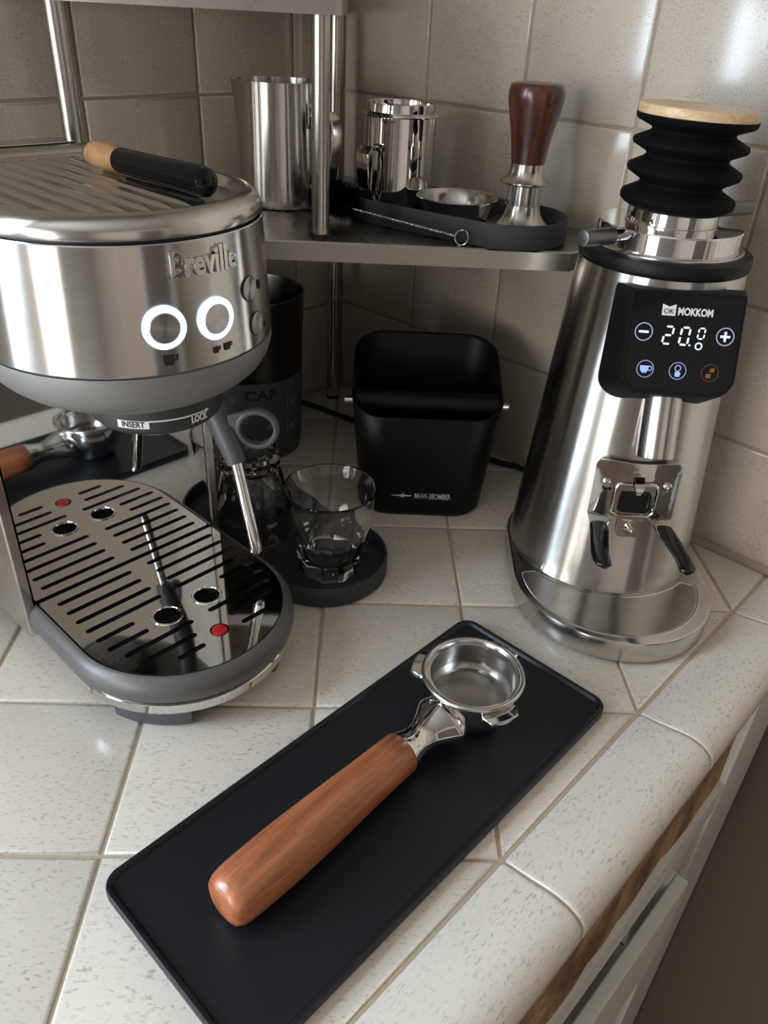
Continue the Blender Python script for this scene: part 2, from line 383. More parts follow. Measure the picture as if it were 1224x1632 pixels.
nprof = [(.0014, -.0062), (.0014, -.0010), (.0030, .0002), (.0110, .0013), (.0200, .0029), (.0280, .0047), (.0350, .0056), (.0410, .0050), (.0460, .0033), (.0495, .0009), (.0518, -.0022), (.0529, -.0062), (.0532, -.0110), (.0522, -.0142), (.0495, -.0150), (.0440, -.0060), (.030, -.0020), (.010, -.0064)]
LEN = .15273
def edge_mesh(length):
    mb = MB(); h = length/2-.0008; loops = []
    for l_, k in ((-h, .0012), (-h+.0003, .0004), (-h+.0012, 0), (-h+.003, 0), (0, 0), (h-.003, 0), (h-.0012, 0), (h-.0003, .0004), (h, .0012)):
        lp = []
        for (a, b) in nprof:
            ca, cb = .027, -.008; d_ = math.hypot(a-ca, b-cb); f_ = (d_-k)/d_
            lp.append((l_, -(ca+(a-ca)*f_), (cb+(b-cb)*f_)))
        loops.append(lp)
    return mb.loft(loops).mesh('edge_tile', True, 50)
ems = {}
joints = [-.41]+[LEN*k for k in range(-2, 4)]+[.5285]
for a, b in zip(joints, joints[1:]):
    L_ = round(b-a, 4)
    if L_ not in ems: ems[L_] = edge_mesh(L_); ems[L_].materials.append(M['tile'])
    o = bpy.data.objects.new('edge_tile', ems[L_]); COL.objects.link(o); o.parent = ct
    c = F(0, TN)+DL*(.5315 - (a+b)/2); o.location = (c.x, c.y, random.uniform(-.0004, .0002)); x = -DL
    o.rotation_euler = (random.gauss(0, .002), 0, rad(45))
GB = [(.0010, -.0062), (.0010, -.0018), (.0110, .0003), (.0200, .0019), (.0280, .0036), (.0350, .0045), (.0405, .0039), (.0452, .0023), (.0485, .0001), (.0507, -.0028), (.0518, -.0066), (.0521, -.0108), (.0505, -.0130), (.030, -.0062)]
eb = MB(); eb.loft([[F(0, TN)+DL*(.5315-l_)+DR*a_+Vector((0, 0, b_)) for a_, b_ in GB] for l_ in (-.41, .5285)])
eb.build('edge_grout', 'grout', ct, smooth=False)

# ------------------------------------------------------------------ base cabinet under the countertop
def FO(o_, l_, z): return F(.5315-l_, TN+o_, z)
cab = thing('base_cabinet', 'white painted base cabinet with drawer under the tiled countertop', 'cabinet')
def obox(o0, o1, l0, l1, z0, z1, mb=None):
    mb = mb or MB(); return mb.loft([[FO(o0, l0, z), FO(o1, l0, z), FO(o1, l1, z), FO(o0, l1, z)] for z in (z0, z1)])
n_ = 40; eg = MB(); lp = []
for k in range(n_+1):                                  # ragged bare edge under the tile nosing
    l_ = -.41+(.41+.405)*k/n_; zb = -.115+.003*math.sin(k*1.7)+random.uniform(-.003, .003); ob = .046+random.uniform(-.0015, .0015)
    lp.append([FO(.0310, l_, -.0155), FO(ob, l_, -.0155), FO(ob+random.uniform(-.001, .001), l_, -.055), FO(ob+random.uniform(-.0012, .0012), l_, -.08), FO(ob+.001, l_, zb), FO(.0310, l_, zb)])
eg.loft(lp).build('bare_edge', 'rawwood', cab, ang=20)
rail = MB(); lp = []
for k in range(n_+1):
    l_ = -.41+(.41+.405)*k/n_; lp.append([FO(.030, l_, -.152), FO(.0505, l_, -.152), FO(.0505, l_, -.117+random.uniform(-.0012, .0012)), FO(.030, l_, -.115)])
rail.loft(lp).build('rail', 'paint', cab, ang=20)
obox(.0305, .0508, .405, .495, -.72, -.0165).build('stile', 'paint', cab, bevel=.002)
obox(-.45, .028, -.41, .49, -.86, -.153).build('carcass', 'shaded_innerwood', cab, smooth=False)  # shadow of the recess is in its dark colour
obox(-.45, .028, -.41, .40, -.152, -.031).build('carcass_top', 'shaded_innerwood', cab, smooth=False)
obox(.028, .045, .346, .404, -.30, -.152).build('stile', 'paint', cab, smooth=False)
dr = obox(.0525, .0630, -.30, .345, -.272, -.166).build('drawer', 'paint', cab, bevel=.0015)
obox(.0395, .0525, .330, .345, -.272, -.166).build('drawer_side', 'paint', dr, smooth=False)
obox(.029, .0500, -.41, .345, -.70, -.292).build('door', 'paint', cab, bevel=.002)

# ------------------------------------------------------------------ corner shelf
ZS = .238
def poly_shelf(pts, z, th, lip):
    top = MB(); n = len(pts)
    pi = inset(pts, .0012) if area2(pts) > 0 else pts
    return top.loft([[(x, y, z-th) for x, y in pts], [(x, y, z-.0012) for x, y in pts], [(x, y, z) for x, y in pi]])
sh = thing('corner_shelf', 'stainless steel corner shelf on round posts behind the machines', 'shelf')
low = [(-.090, .350), (.2912, .350), F(-0, .348)[:2] if 0 else (F(.004, .343).x, F(.004, .343).y), (F(.004, .004).x, F(.004, .004).y), (F(.343, .004).x, F(.343, .004).y)]
poly_shelf(low, ZS, .0145, 0).build('shelf_plate', 'shelfsteel', sh, ang=25)
ZU = .3822
up = [(-.094, .350), (.1135, .350), (.1135, F(.004, .004).y-.012), (F(.02, .004).x, F(.02, .004).y), (F(.335, .004).x, F(.335, .004).y)]
poly_shelf(up, ZU+.022, .022, 0).build('shelf_plate', 'shelfsteel', sh, ang=25, label='upper steel shelf plate')
def post(x, y, z0, z1, r=.0066):
    p = MB().lathe([(r, z0), (r, z1)], 28, (x, y), True, True).build('post', 'steel_v', sh)
    MB().lathe([(r*.9, z0-.0005), (r+.0006, z0), (r+.0006, z0+.0025), (r+.0001, z0+.003)], 28, (x, y), True).build('foot_cap', 'black', p); return p
post(.0990, .3660, ZS, ZU); post(-.0745, .3570, ZS, ZU, .0072); post(.1023, .5975, ZS, ZU, .0068)
post(.1023, .5975, .0, ZS-.0145, .0068); post(F(.325, .02).x, F(.325, .02).y, 0, ZS-.0145)

# ------------------------------------------------------------------ espresso machine (local frame: front is -y)
MO = (-.028, .1985)
em = thing('espresso_machine', 'brushed steel espresso machine with round head and drip tray', 'espresso machine', (*MO, 0), rad(45))
HB = .125                                        # back of the machine
def dl(levels, yb=HB, yc=-.0605, a=.0765, rc=.022, cap0=True, cap1=True):
    return MB().loft([dshape(a, yb, yc, i, z, rc) for z, i in levels], cap0, cap1)
for a0_, a1_, yc_ in ((-163, -120, -.0605), (-60, -17, -.0605), (20, 60, .045), (120, 160, .045)):
    mb = MB(); lp = []
    for k in range(13):
        a = rad(a0_+(a1_-a0_)*k/12); lp.append([(r_*math.cos(a), yc_+r_*math.sin(a), z_) for r_, z_ in ((.048, 0), (.0655, 0), (.0675, .003), (.0685, .0165), (.048, .0165))])
    mb.loft(lp).build('foot', 'darkgrey', em, ang=40)
dl([(.0140, .014), (.0165, .010), (.0180, .0060)]).build('underside', 'black', em)
dl([(.0176, .0070), (.0180, .0036), (.0260, .0022), (.0268, .0035)], ).build('chrome_band', 'chrome', em, ang=25)
# grey rim: horseshoe in front of the splash plate
def horseshoe(levels):
    mb = MB(); n = 40; loops = []
    for i, z in levels:
        a = .0765-i; loops.append([(a, 0, z)]+[(a*math.cos(-PI*k/n), -.0605+a*math.sin(-PI*k/n), z) for k in range(n+1)]+[(-a, 0, z)])
    # closed profile swept along the horseshoe
    m = len(loops); pts = [[loops[j][k] for j in range(m)] for k in range(len(loops[0]))]
    return mb.loft(pts)
horseshoe([(.0040, .0270), (.0010, .0300), (0, .0345), (.0006, .0395), (.0026, .0438), (.0055, .0462), (.0070, .0466), (.0075, .0456), (.0075, .0270)]).build('drip_tray_rim', 'rimpaint', em, ang=50)
pan = dshape(.0702, 0, -.064, 0, .0, .001)
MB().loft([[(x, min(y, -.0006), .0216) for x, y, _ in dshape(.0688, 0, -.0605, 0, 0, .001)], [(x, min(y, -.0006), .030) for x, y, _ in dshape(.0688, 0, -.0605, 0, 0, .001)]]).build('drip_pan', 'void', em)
def slot(x0, x1, y, h=.0020, n=6):
    return [(x1-h+h*math.cos(-PI/2+PI*k/n), y+h*math.sin(-PI/2+PI*k/n)) for k in range(n+1)]+[(x0+h+h*math.cos(PI/2+PI*k/n), y+h*math.sin(PI/2+PI*k/n)) for k in range(n+1)]
def circ(x, y, r, n=32): return [(x+r*math.cos(2*PI*k/n), y+r*math.sin(2*PI*k/n)) for k in range(n)]
SL = [(-.060, -.0055, .0104), (-.060, -.0055, .0229), (-.060, -.0055, .0350), (-.0597, -.0053, .0472), (-.0595, -.0328, .0594), (-.0584, -.0298, .0714), (-.0537, -.0042, .0833), (-.0458, -.010, .0953), (-.0313, -.0115, .1070),
      (.0072, .0625, .0100), (.0074, .0631, .0219), (.0074, .0640, .0342), (.0075, .0641, .0462), (.0350, .0648, .0578), (.0334, .0636, .0698), (.0084, .0592, .0820), (.0162, .0516, .0941), (.0175, .0378, .1061)]
out = [(x, y) for x, y, z in dshape(.0685, -.0008, -.0610, 0, 0, .0012)]
cut_plate('drip_grate', out, [slot(a, b, -w_) for a, b, w_ in SL]+[circ(.0172, -.0676, .0084), circ(-.0137, -.0676, .0084), circ(.0028, -.1021, .0062)], .0465, .0010, 'mirror', em)
for x, y in ((.0172, -.0676), (-.0137, -.0676)):
    MB().lathe([(.0083, .0435), (.0083, .0468), (.0088, .0476), (.0098, .0476), (.0104, .0470)], 40, (x, y)).build('hole_collar', 'chrome', em)
MB().lathe([(.0052, .030), (.0052, .0462), (.0048, .0474), (.0040, .0478)], 28, (.0028, -.1021), True, True).build('tray_float', 'red', em)
MB().box((-.008, -.1070, .040), (.007, .003, .006)).build('float_arm', 'red', em)
# column: side walls, back, splash
SP = .0705
for s_ in (-1, 1):
    MB().loft([[(s_*SP, .0012, z), (s_*.0775, .0012, z), (s_*.0775, .10, z), (s_*(.0775-.006), .119, z), (s_*.058, .124, z), (s_*.058, .113, z), (s_*SP, .10, z)][::s_] for z in (.0216, .232)]).build('side_panel', 'satin', em, bevel=.0006, ang=30)
    MB().box((s_*(.0741), .0008, .128), (.0062, .0014, .205)).build('front_strip', 'satin', em, bevel=.0005)
MB().box((0, .1195, .127), (.116, .008, .21)).build('back_panel', 'satin', em)
MB().box((0, .0030, .125), (.1395, .0036, .206)).build('splash_plate', 'splash', em)
# head
HC = -.045
def hd(levels, cap0=True, cap1=True, yb=.118, a=.0775): return dl(levels, yb, HC, a, .03, cap0, cap1)
hd([(.2040, .040), (.2043, .030), (.2065, .0205), (.2110, .0125), (.2165, .0062), (.2230, .0022), (.2295, .0002), (.2336, .0004)]).build('head_skirt', 'greypaint', em, ang=50)
hd([(.2330, .0025), (.2346, .0025)]).build('seam', 'black', em)
band = hd([(.2344, .0006), (.2350, .0002), (.2942, .0028), (.2948, .0032)], False, False).build('head_band', 'steel', em, ang=30)
hd([(.2946, .0050), (.2962, .0050)]).build('seam', 'black', em)
ly = .094
hd([(.2958, .0052), (.2964, .0034), (.2990, .0030), (.3030, .0045), (.3058, .0080), (.3068, .0120), (.3060, .0155), (.3030, .0175), (.3020, .0185)], True, True, ly).build('lid_rim', 'satin', em, ang=60)
MB().box((0, .1075, .2995), (.118, .024, .011)).build('water_tank_lid', 'darkgrey', em, bevel=.003)
MB().box((0, .1075, .3055), (.112, .020, .001)).build('tank_lid_top', 'splash', em, bevel=.0004)
for k in range(10):                                    # raised bars of the cup warmer
    x = -.0495+.011*k; half = math.sqrt(max(0, .056**2-x*x)); y0 = HC-half+.008; y1 = ly-.024
    lp = []
    for i in range(15):
        t = i/14; y = y0+(y1-y0)*t; e = min(1, math.sin(PI*min(t, 1-t)*1)*6); wd = .0030*max(e, .12); h_ = .0015*max(e, .02)
        lp.append([(x-wd, y, .3020), (x-wd*.6, y, .3020+h_*.8), (x, y, .3020+h_), (x+wd*.6, y, .3020+h_*.8), (x+wd, y, .3020)])
    MB().loft(lp).build('warmer_bar', 'satin', em, ang=60)
def band_r(z): return .0775-.0002-.0026*(z-.235)/.0592
def band_map(a0, z0, e=0.0):
    def fn(x, y, z):
        zz = z0+y; r = band_r(zz)+e+z; a = rad(a0)+x/.0775; return (r*math.sin(a), HC-r*math.cos(a), zz)
    return fn
text('logo_lettering', 'Breville', .0158, band_map(.8, .2845, .0008), 'mirror', em, th=.0009, bev=.00025, off=.0004, sx=.80, spacing=1.0, sub=2)
def band_disc(name, a0, z0, prof, mat, par, n=40):
    mb = MB(); a = rad(a0); r0 = band_r(z0)
    mb.lathe(prof, n, (0, 0), True, True)
    # axis of the disc along the band normal
    nx, ny = math.sin(a), -math.cos(a); m = Matrix(((-ny, 0, nx, r0*nx), (nx, 0, ny, HC+r0*ny), (0, 1, 0, z0), (0, 0, 0, 1)))
    if mat == 'spun':
        o = mb.build(name, mat, par); o.matrix_local = m; return o
    return mb.xf(m).build(name, mat, par)
for a0, z0 in ((-17.0, .2573), (3.3, .2570)):
    b = band_disc('button_ring', a0, z0, [(.0104, -.002), (.0104, .0006), (.0100, .0010), (.0096, .0010)], 'ring', em)
    band_disc('button', a0, z0, [(.0074, -.002), (.0074, .0011), (.0070, .0014), (.0001, .0014)], 'spun', em)
for a0, z0 in ((22.6, .2655), (26.3, .2463)):
    band_disc('button_seat', a0, z0, [(.0063, -.002), (.0063, .0004)], 'black', em)
    band_disc('button', a0, z0, [(.0058, -.002), (.0058, .0006), (.0055, .0009), (.0001, .0009)], 'spun', em)
def ink_poly(name, pts, fn, mat, par, th=.0002):
    mb = MB(); mb.loft([[fn(x, y, z) for x, y in pts] for z in (0, th)]); return mb.build(name, mat, par, smooth=False)
cup = [(-.0026, .0020), (.0022, .0020), (.0018, -.0022), (-.0022, -.0022)]
def cup_icon(a0, z0, k=1.0, mat='blackink'):
    f = band_map(a0, z0, .0002); ink_poly('cup_icon', [(x*k, y*k) for x, y in cup], f, mat, em)
    ink_poly('cup_icon', [(x*k, y*k) for x, y in ((.0024, .0018), (.0040, .0018), (.0036, -.0006), (.0022, -.0006), (.0022, 0), (.0031, 0), (.0033, .0012), (.0024, .0012))], f, mat, em)
cup_icon(-16.6, .2418, 1.15); cup_icon(1.9, .2419, .72); cup_icon(7.2, .2421, .86)
for a0, z0, b_ in ((31.0, .2645, 'O'), (34.5, .2432, 'o')): text('icon', b_, .007, band_map(a0, z0, .0002), 'blackink', em, sx=.6)
# group head collar with INSERT / LOCK print
GC = (0, -.064)
MB().lathe([(.026, .1880), (.0335, .1905), (.0362, .1935), (.0368, .1955), (.0372, .2060)], 64, GC, True, True).build('group_collar', 'collar', em, ang=30)
MB().lathe([(.020, .1860), (.0255, .1862), (.0262, .1885)], 48, GC, True, True).build('shower_screen', 'satin', em)
def col_map(a0, z0, e=0.0):
    def fn(x, y, z): a = rad(a0)+x/.0372; r = .0371+e+z; return (GC[0]+r*math.sin(a), GC[1]-r*math.cos(a), z0+y)
    return fn
def arc_strip(name, a0, a1, z0, z1, e, mat, n=12, par=em):
    mb = MB(); lp = []
    for k in range(n+1):
        f = col_map(a0+(a1-a0)*k/n, 0, e); lp.append([f(0, z0, -.0006), f(0, z1, -.0006), f(0, z1, .0002), f(0, z0, .0002)])
    return mb.loft(lp).build(name, mat, par, ang=30)
arc_strip('insert_label', -64, -38, .1958, .2002, .0001, 'whiteink')
text('insert_lettering', 'INSERT', .0048, col_map(-51, .1980, .0004), 'blackink', em, th=.0001, sx=.80, off=.00008, sub=1)
arc_strip('arrow_line', -38, 12, .1996, .2004, .0001, 'whiteink', 16)
ink_poly('arrow_head', [(0, .0013), (.0030, -.0001), (0, -.0013)], col_map(11, .2001, .0002), 'whiteink', em)
text('lock_lettering', 'LOCK', .0052, col_map(4.4, .1972, .0004), 'whiteink', em, th=.0001, sx=.74, off=.0002, sub=1)
# steam wand
U_ = .0553
MB().tube([(U_-.012, -.012, .203), (U_-.006, -.022, .187), (U_-.001, -.033, .170), (U_, -.0430, .1575), (U_, -.0500, .1470), (U_, -.0555, .1385), (U_, -.0585, .1320)], [.0078, .0082, .0084, .0086, .0082, .0072, .0064], 24).build('wand_grip', 'darkgrey', em)
fl_ = MB(); wxd = Vector((Q, -Q, 0)); gp = Vector((U_, -.0510, .1480)); rc_ = gp+wxd*.0190+Vector((0, 0, .0070))
fl_.loft([[rc_+wxd*(r_*math.cos(2*PI*k/48))+Vector((0, 0, r_*math.sin(2*PI*k/48)))+Vector((Q, Q, 0))*d_ for k in range(48)] for r_, d_ in ((.0108, -.0026), (.0125, -.0032), (.0142, -.0022), (.0146, 0), (.0142, .0022), (.0125, .0032), (.0108, .0026), (.0104, 0), (.0108, -.0026))], False, False)
fl_.loft([[gp+Vector((0, 0, .016))+Vector((Q, Q, 0))*e_, rc_+Vector((0, 0, .0135))-wxd*.003+Vector((Q, Q, 0))*e_, rc_+Vector((0, 0, .004))-wxd*.0118+Vector((Q, Q, 0))*e_, rc_+Vector((0, 0, -.006))-wxd*.0105+Vector((Q, Q, 0))*e_, rc_+Vector((0, 0, -.0130))-wxd*.004+Vector((Q, Q, 0))*e_, gp+Vector((0, 0, -.0120))+wxd*.005+Vector((Q, Q, 0))*e_] for e_ in (-.0014, .0014)])
fl_.build('finger_loop', 'darkgrey', em, ang=50)
MB().tube([(U_, -.0580, .1330), (U_, -.0665, .1020), (U_, -.0745, .0735), (U_, -.0757, .0695), (U_, -.0760, .0682)], [.0040, .0040, .0040, .0036, .0022], 24).build('wand_tube', 'chrome', em)
MB().tube([(U_-.0024, -.0740, .0720), (U_-.0032, -.0745, .0698)], .0016, 10).build('wand_tip_jet', 'chrome', em)

# ------------------------------------------------------------------ powder brush lying on the machine
br = thing('powder_brush', 'small brush with wooden tip and black handle lying on the steel machine top', 'brush', (0, 0, 0))
def em_w(u, w_, z): a = rad(45); return Vector((MO[0]+u*math.cos(a)+w_*math.sin(a), MO[1]+u*math.sin(a)-w_*math.cos(a), z))
BA, BB = em_w(.0235, -.017, .3115), em_w(.0300, .0875, .3105)
def along(a, b, prof, n=28, sq_=1.0):
    d = (b-a).normalized(); L_ = (b-a).length; u = d.cross(Vector((0, 0, 1))).normalized(); v = u.cross(d)
    return MB().loft([[a+d*(L_*t)+u*math.cos(2*PI*k/n)*r+v*math.sin(2*PI*k/n)*r*sq_ for k in range(n)] for t, r in prof])
along(BA, BB, [(0, .0008), (.005, .0042), (.03, .0062), (.08, .0070), (.16, .0072), (.25, .0064), (.275, .0060)]).build('brush_tip', 'tipwood', br)
along(BA, BB, [(.27, .0056), (.275, .0064), (.30, .0066), (.6, .0070), (.93, .0076), (.975, .0068), (.995, .0045), (1.0, .001)]).build('brush_handle', 'blackgloss', br)

# ------------------------------------------------------------------ coffee grinder (local frame: front is -y)
GR = (.335, .281); GRZ = rad(-5.0)
gr = thing('coffee_grinder', 'tall conical brushed steel electric grinder with black bellows and display', 'coffee grinder', (*GR, 0), GRZ)
def gbase(i, z):
    pts = []; r = .0750-i; yc = -.0545
    pts += [(r*math.cos(-PI+PI*k/36), yc+r*math.sin(-PI+PI*k/36), z) for k in range(37)]
    pts += [(r*math.cos(PI*k/36), .002+r*math.sin(PI*k/36), z) for k in range(37)]; return [(x+.004*(-y+.02)/.15, y, z_) for x, y, z_ in pts]
MB().loft([gbase(.006, .0), gbase(.0045, .0025), gbase(.0045, .003)]).build('foot_base', 'black', gr)
MB().loft([gbase(.0022, .0028), gbase(.0006, .0035), gbase(0, .0045), gbase(0, .0195), gbase(.0005, .0207), gbase(.0016, .0212)]).build('base', 'satin', gr, ang=30)
def crescent(r, i=0):
    """outline of the pressed tray between body and front edge"""
    R = .0690-i; yc = -.0545; rb = .0715+.0042+i; pts = []
    ang = []
    n = 40
    fr = [(R*math.cos(-PI*(k/n)), yc+R*math.sin(-PI*(k/n))) for k in range(n+1)]
    fr = [p for p in fr if math.hypot(*p) > rb]
    a1 = math.atan2(fr[-1][1], fr[-1][0]); a0 = math.atan2(fr[0][1], fr[0][0])
    bk = [(rb*math.cos(a1+(a0-a1)*k/30), rb*math.sin(a1+(a0-a1)*k/30)) for k in range(1, 30)]
    return fr+bk
ca, cb = crescent(0), crescent(0)
def resamp(l, n):
    l = [Vector(p) for p in l]+[Vector(l[0])]; ds = [0]
    for a, b in zip(l, l[1:]): ds.append(ds[-1]+(b-a).length)
    out = []
    for k in range(n):
        d = ds[-1]*k/n; j = max(i for i in range(len(ds)-1) if ds[i] <= d+1e-12); t = (d-ds[j])/(ds[j+1]-ds[j]); out.append(l[j].lerp(l[j+1], t))
    return out
rc = resamp(ca, 110)
if area2([(p.x, p.y) for p in rc]) < 0: rc = rc[::-1]
def off(l, d, z):
    n = len(l); out = []
    for i in range(n):
        t = (l[(i+2) % n]-l[i-2]).normalized(); out.append((l[i].x-t.y*d, l[i].y+t.x*d, z))
    return out
MB().loft([off(rc, 0, .0210), off(rc, .0006, .02165), off(rc, .0014, .0218), off(rc, .0022, .0214), off(rc, .0028, .0209)], False, False).build('tray_bead', 'satin', gr, ang=60)
MB().loft([off(rc, .0027, .0209), off(rc, .0028, .02128)], False, True).build('tray_floor', 'satin', gr)
def br_(z): return .0725-(.0725-.0550)*(z-.0212)/(.262-.0212)
MB().lathe([(.0722, .0205), (.0728, .0216), (.0724, .0226), (br_(.10), .10), (br_(.18), .18), (br_(.252), .252), (.0550, .2560), (.0548, .2600)], 96).build('body', 'steel', gr, ang=30)
MB().lathe([(.0548, .2525), (.0560, .2535), (.0566, .2560), (.0566, .2590), (.0558, .2618), (.0530, .2628), (.0490, .2630)], 96, (0, 0), False, True).build('top_ring', 'blacksatin', gr, ang=50)
MB().lathe([(.0502, .2620), (.0502, .2640), (.0490, .2648), (.0470, .2648)], 80).build('trim_ring', 'satin', gr, ang=40)
MB().lathe([(.0470, .2630), (.0470, .2645), (.0466, .2650), (.0466, .2762), (.0460, .2772), (.0300, .2776)], 96, (0, 0), False, True).build('adjust_collar', 'chrome', gr, ang=30)
def radial(a, r0, r1, z, rad_, name, mat, n=20, dz=0, prof=None):
    a = rad(a); d = Vector((math.sin(a), -math.cos(a), 0))
    p = prof or [(0, 1), (.9, 1), (.97, .9), (1, .6)]
    pts = [d*(r0+(r1-r0)*t)+Vector((0, 0, z+dz*t)) for t, _ in p]
    return MB().tube(pts, [rad_*k for _, k in p], n).build(name, mat, gr)
lv = radial(-52, .040, .0555, .2735, .0040, 'lever', 'chrome', 20, .000, [(0, .7), (.5, .9), (1, 1)])
radial(-52, .0555, .0830, .2735, .0052, 'lever_grip', 'grip', 24, .001, [(0, .85), (.03, 1), (.93, 1), (.99, .92), (1, .8)])
radial(104, .028, .057, .2850, .0046, 'rear_lever', 'grip', 24, .002)
MB().lathe([(.0303, .2775), (.0303, .2782), (.0293, .2786), (.0290, .2900)], 80, (0, 0), False, True).build('neck', 'chrome', gr, ang=30)
bel = [(.0270, .2862), (.0290, .2858), (.0335, .2880), (.0360, .2900), (.0364, .2925), (.0358, .2945), (.0268, .2992), (.0258, .3008), (.0266, .3022), (.0350, .3068), (.0358, .3088), (.0352, .3108), (.0266, .3152), (.0256, .3168), (.0264, .3184), (.0350, .3224), (.0358, .3242), (.0352, .3260), (.0262, .3302), (.0256, .3315), (.0262, .3326), (.0355, .3362), (.0366, .3375), (.0368, .3400)]
TL = Matrix.Translation((0, 0, .286)) @ Matrix.Rotation(rad(1.5), 4, 'Y') @ Matrix.Translation((0, 0, -.286))
MB().lathe(bel, 96, (0, 0), True, True).xf(TL).build('bellows', 'bellows', gr, ang=70)
MB().lathe([(.0355, .3398), (.0362, .3402), (.0364, .3412), (.0364, .3448), (.0358, .3456), (.0350, .3458)], 96, (0, 0), True, True).xf(TL).build('bamboo_lid', 'bamboo', gr, ang=40)
# display housing: tilted wedge, face pane in front
FT, FB = Vector((.0045, -.0590, .2490)), Vector((.0045, -.0815, .1885))          # face centre line top/bottom
fdir = (FB-FT).normalized(); fx = Vector((1, 0, 0)); fn_ = fx.cross(-fdir); 
if fn_.y > 0: fn_ = -fn_
FH = (FB-FT).length; fo = (FT+FB)/2
def face_pt(x, y, z=0): return fo+fx*x-fdir*y+fn_*z
def face_out(hw, hh, r, z, rt=.002, n=8):
    pts = []
    for (sx, sy, rr) in ((1, 1, rt), (-1, 1, rt), (-1, -1, r), (1, -1, r)):
        k0 = {(1, 1): 0, (-1, 1): 1, (-1, -1): 2, (1, -1): 3}[(sx, sy)]
        for i in range(n+1):
            a = PI/2*(k0+i/n); pts.append(face_pt(sx*(hw-rr)+rr*math.cos(a), sy*(hh-rr)+rr*math.sin(a), z))
    return pts
def to_back(pts, y, kz=0, zmin=None, sx=1.0):
    return [Vector((p.x*sx, y, p.z)) for p in pts]
f0 = face_out(.0362, FH/2, .0135, -.0012); f1 = face_out(.0355, FH/2-.0006, .0130, 0)
bk = []
for p in face_out(.0362, FH/2, .0135, -.0012):
    t = (FT.z-p.z)/(FT.z-FB.z); bk.append(Vector(((p.x-.0045)*1.13+.0025, -.048, p.z-.019*max(0, t)**2)))
MB().loft([bk, f0, f1]).build('display_housing', 'blacksatin', gr, ang=30)
MB().loft([face_out(.0340, FH/2-.0020, .0120, -.0004, .003), face_out(.0336, FH/2-.0024, .0118, .0009, .003)]).build('display_pane', 'blackgloss', gr, ang=30)
def fmap(cx, cy, e=.0010):
    def fn(x, y, z): return face_pt(cx+x, cy+y, e+z)
    return fn
def ink(name, pts, cx, cy, mat, e=.0010): return ink_poly(name, pts, fmap(cx, cy, e), mat, gr, .00015)
text('maker_lettering', 'MOKKOM', .0062, fmap(.0050, .0195), 'whiteink', gr, th=.0001, off=.00022, sx=.78)
ink('maker_badge', [(-.0042, -.0032), (.0042, -.0032), (.0042, .0038), (0, .0022), (-.0042, .0038)], -.0115, .0200, 'whiteink')
text('badge_lettering', 'OK', .0044, fmap(-.0115, .0193, .0013), 'blackink', gr, th=.0001)
def ringm(name, cx, cy, r, wdt, mat, n=40, e=.0010):
    mb = MB(); mb.loft([[face_pt(cx+r_*math.cos(2*PI*k/n), cy+r_*math.sin(2*PI*k/n), e+z_) for k in range(n)] for r_, z_ in ((r, 0), (r, .00015), (r-wdt, .00015), (r-wdt, 0))], False, False)
    return mb.build(name, mat, gr)
def bar(name, cx, cy, w_, h_, mat, sh_=0): return ink(name, [(-w_/2-sh_*h_/2, -h_/2), (w_/2-sh_*h_/2, -h_/2), (w_/2+sh_*h_/2, h_/2), (-w_/2+sh_*h_/2, h_/2)], cx, cy, mat)
ringm('minus_key', -.0252, .0062, .0056, .0006, 'leddim'); bar('minus_sign', -.0252, .0062, .0060, .0013, 'led')
ringm('plus_key', .0252, .0062, .0056, .0006, 'leddim'); bar('plus_sign', .0252, .0062, .0060, .0013, 'led'); bar('plus_sign', .0252, .0062, .0013, .0060, 'led')
def seg_digit(cx, cy, w_, h_, segs, sh_=.10, t=.0011):
    a, b = w_/2, h_/2
    P_ = {'a': (0, b, 1), 'g': (0, 0, 1), 'd': (0, -b, 1), 'b': (a, b/2, 0), 'c': (a, -b/2, 0), 'f': (-a, b/2, 0), 'e': (-a, -b/2, 0)}
    for s_ in segs:
        x, y, hz = P_[s_]; x += sh_*y
        L_ = (w_ if hz else b)-t*1.1
        if hz: pts = [(-L_/2, 0), (-L_/2+t/2, t/2), (L_/2-t/2, t/2), (L_/2, 0), (L_/2-t/2, -t/2), (-L_/2+t/2, -t/2)]
        else: pts = [(sh_*-L_/2, -L_/2), (t/2-sh_*L_/2*.8, -L_/2+t/2), (t/2+sh_*L_/2*.8, L_/2-t/2), (sh_*L_/2, L_/2), (-t/2+sh_*L_/2*.8, L_/2-t/2), (-t/2-sh_*L_/2*.8, -L_/2+t/2)]
        ink('digit_segment', pts, cx+x, cy+y, 'led')
seg_digit(-.0100, .0050, .0052, .0105, 'abged'); seg_digit(.0003, .0050, .0052, .0105, 'abcdef')
ink('digit_point', [(.0005*math.cos(2*PI*k/10), .0006*math.sin(2*PI*k/10)) for k in range(10)], .0040, -.0003, 'led')
seg_digit(.0104, .0072, .0038, .0064, 'abcdef', .1, .0008)
ringm('digit_ring', .0097, -.0006, .0024, .0007, 'led', 8)
IY = -.0165
for cx, m_ in ((-.0213, 'leddim'), (-.0010, 'leddim'), (.0192, 'ledorange')):
    ringm('mode_key', cx, IY, .0054, .0004 if m_ != 'ledorange' else .0002, m_)
ink('cup_icon', [(-.0034, .0020), (.0022, .0020), (.0019, -.0008), (.0006, -.0025), (-.0018, -.0025), (-.0031, -.0008)], -.0213, IY, 'ledblue')
ringm('cup_icon_handle', -.0185, IY+.0004, .0016, .0005, 'ledblue', 16)
lf = [(-.0015+.0023*math.cos(a)*.8-.0008*math.sin(a), .0016+.0026*math.sin(a)*.9+.0) for a in [2*PI*k/20 for k in range(20)]]
mb = MB(); n = 24
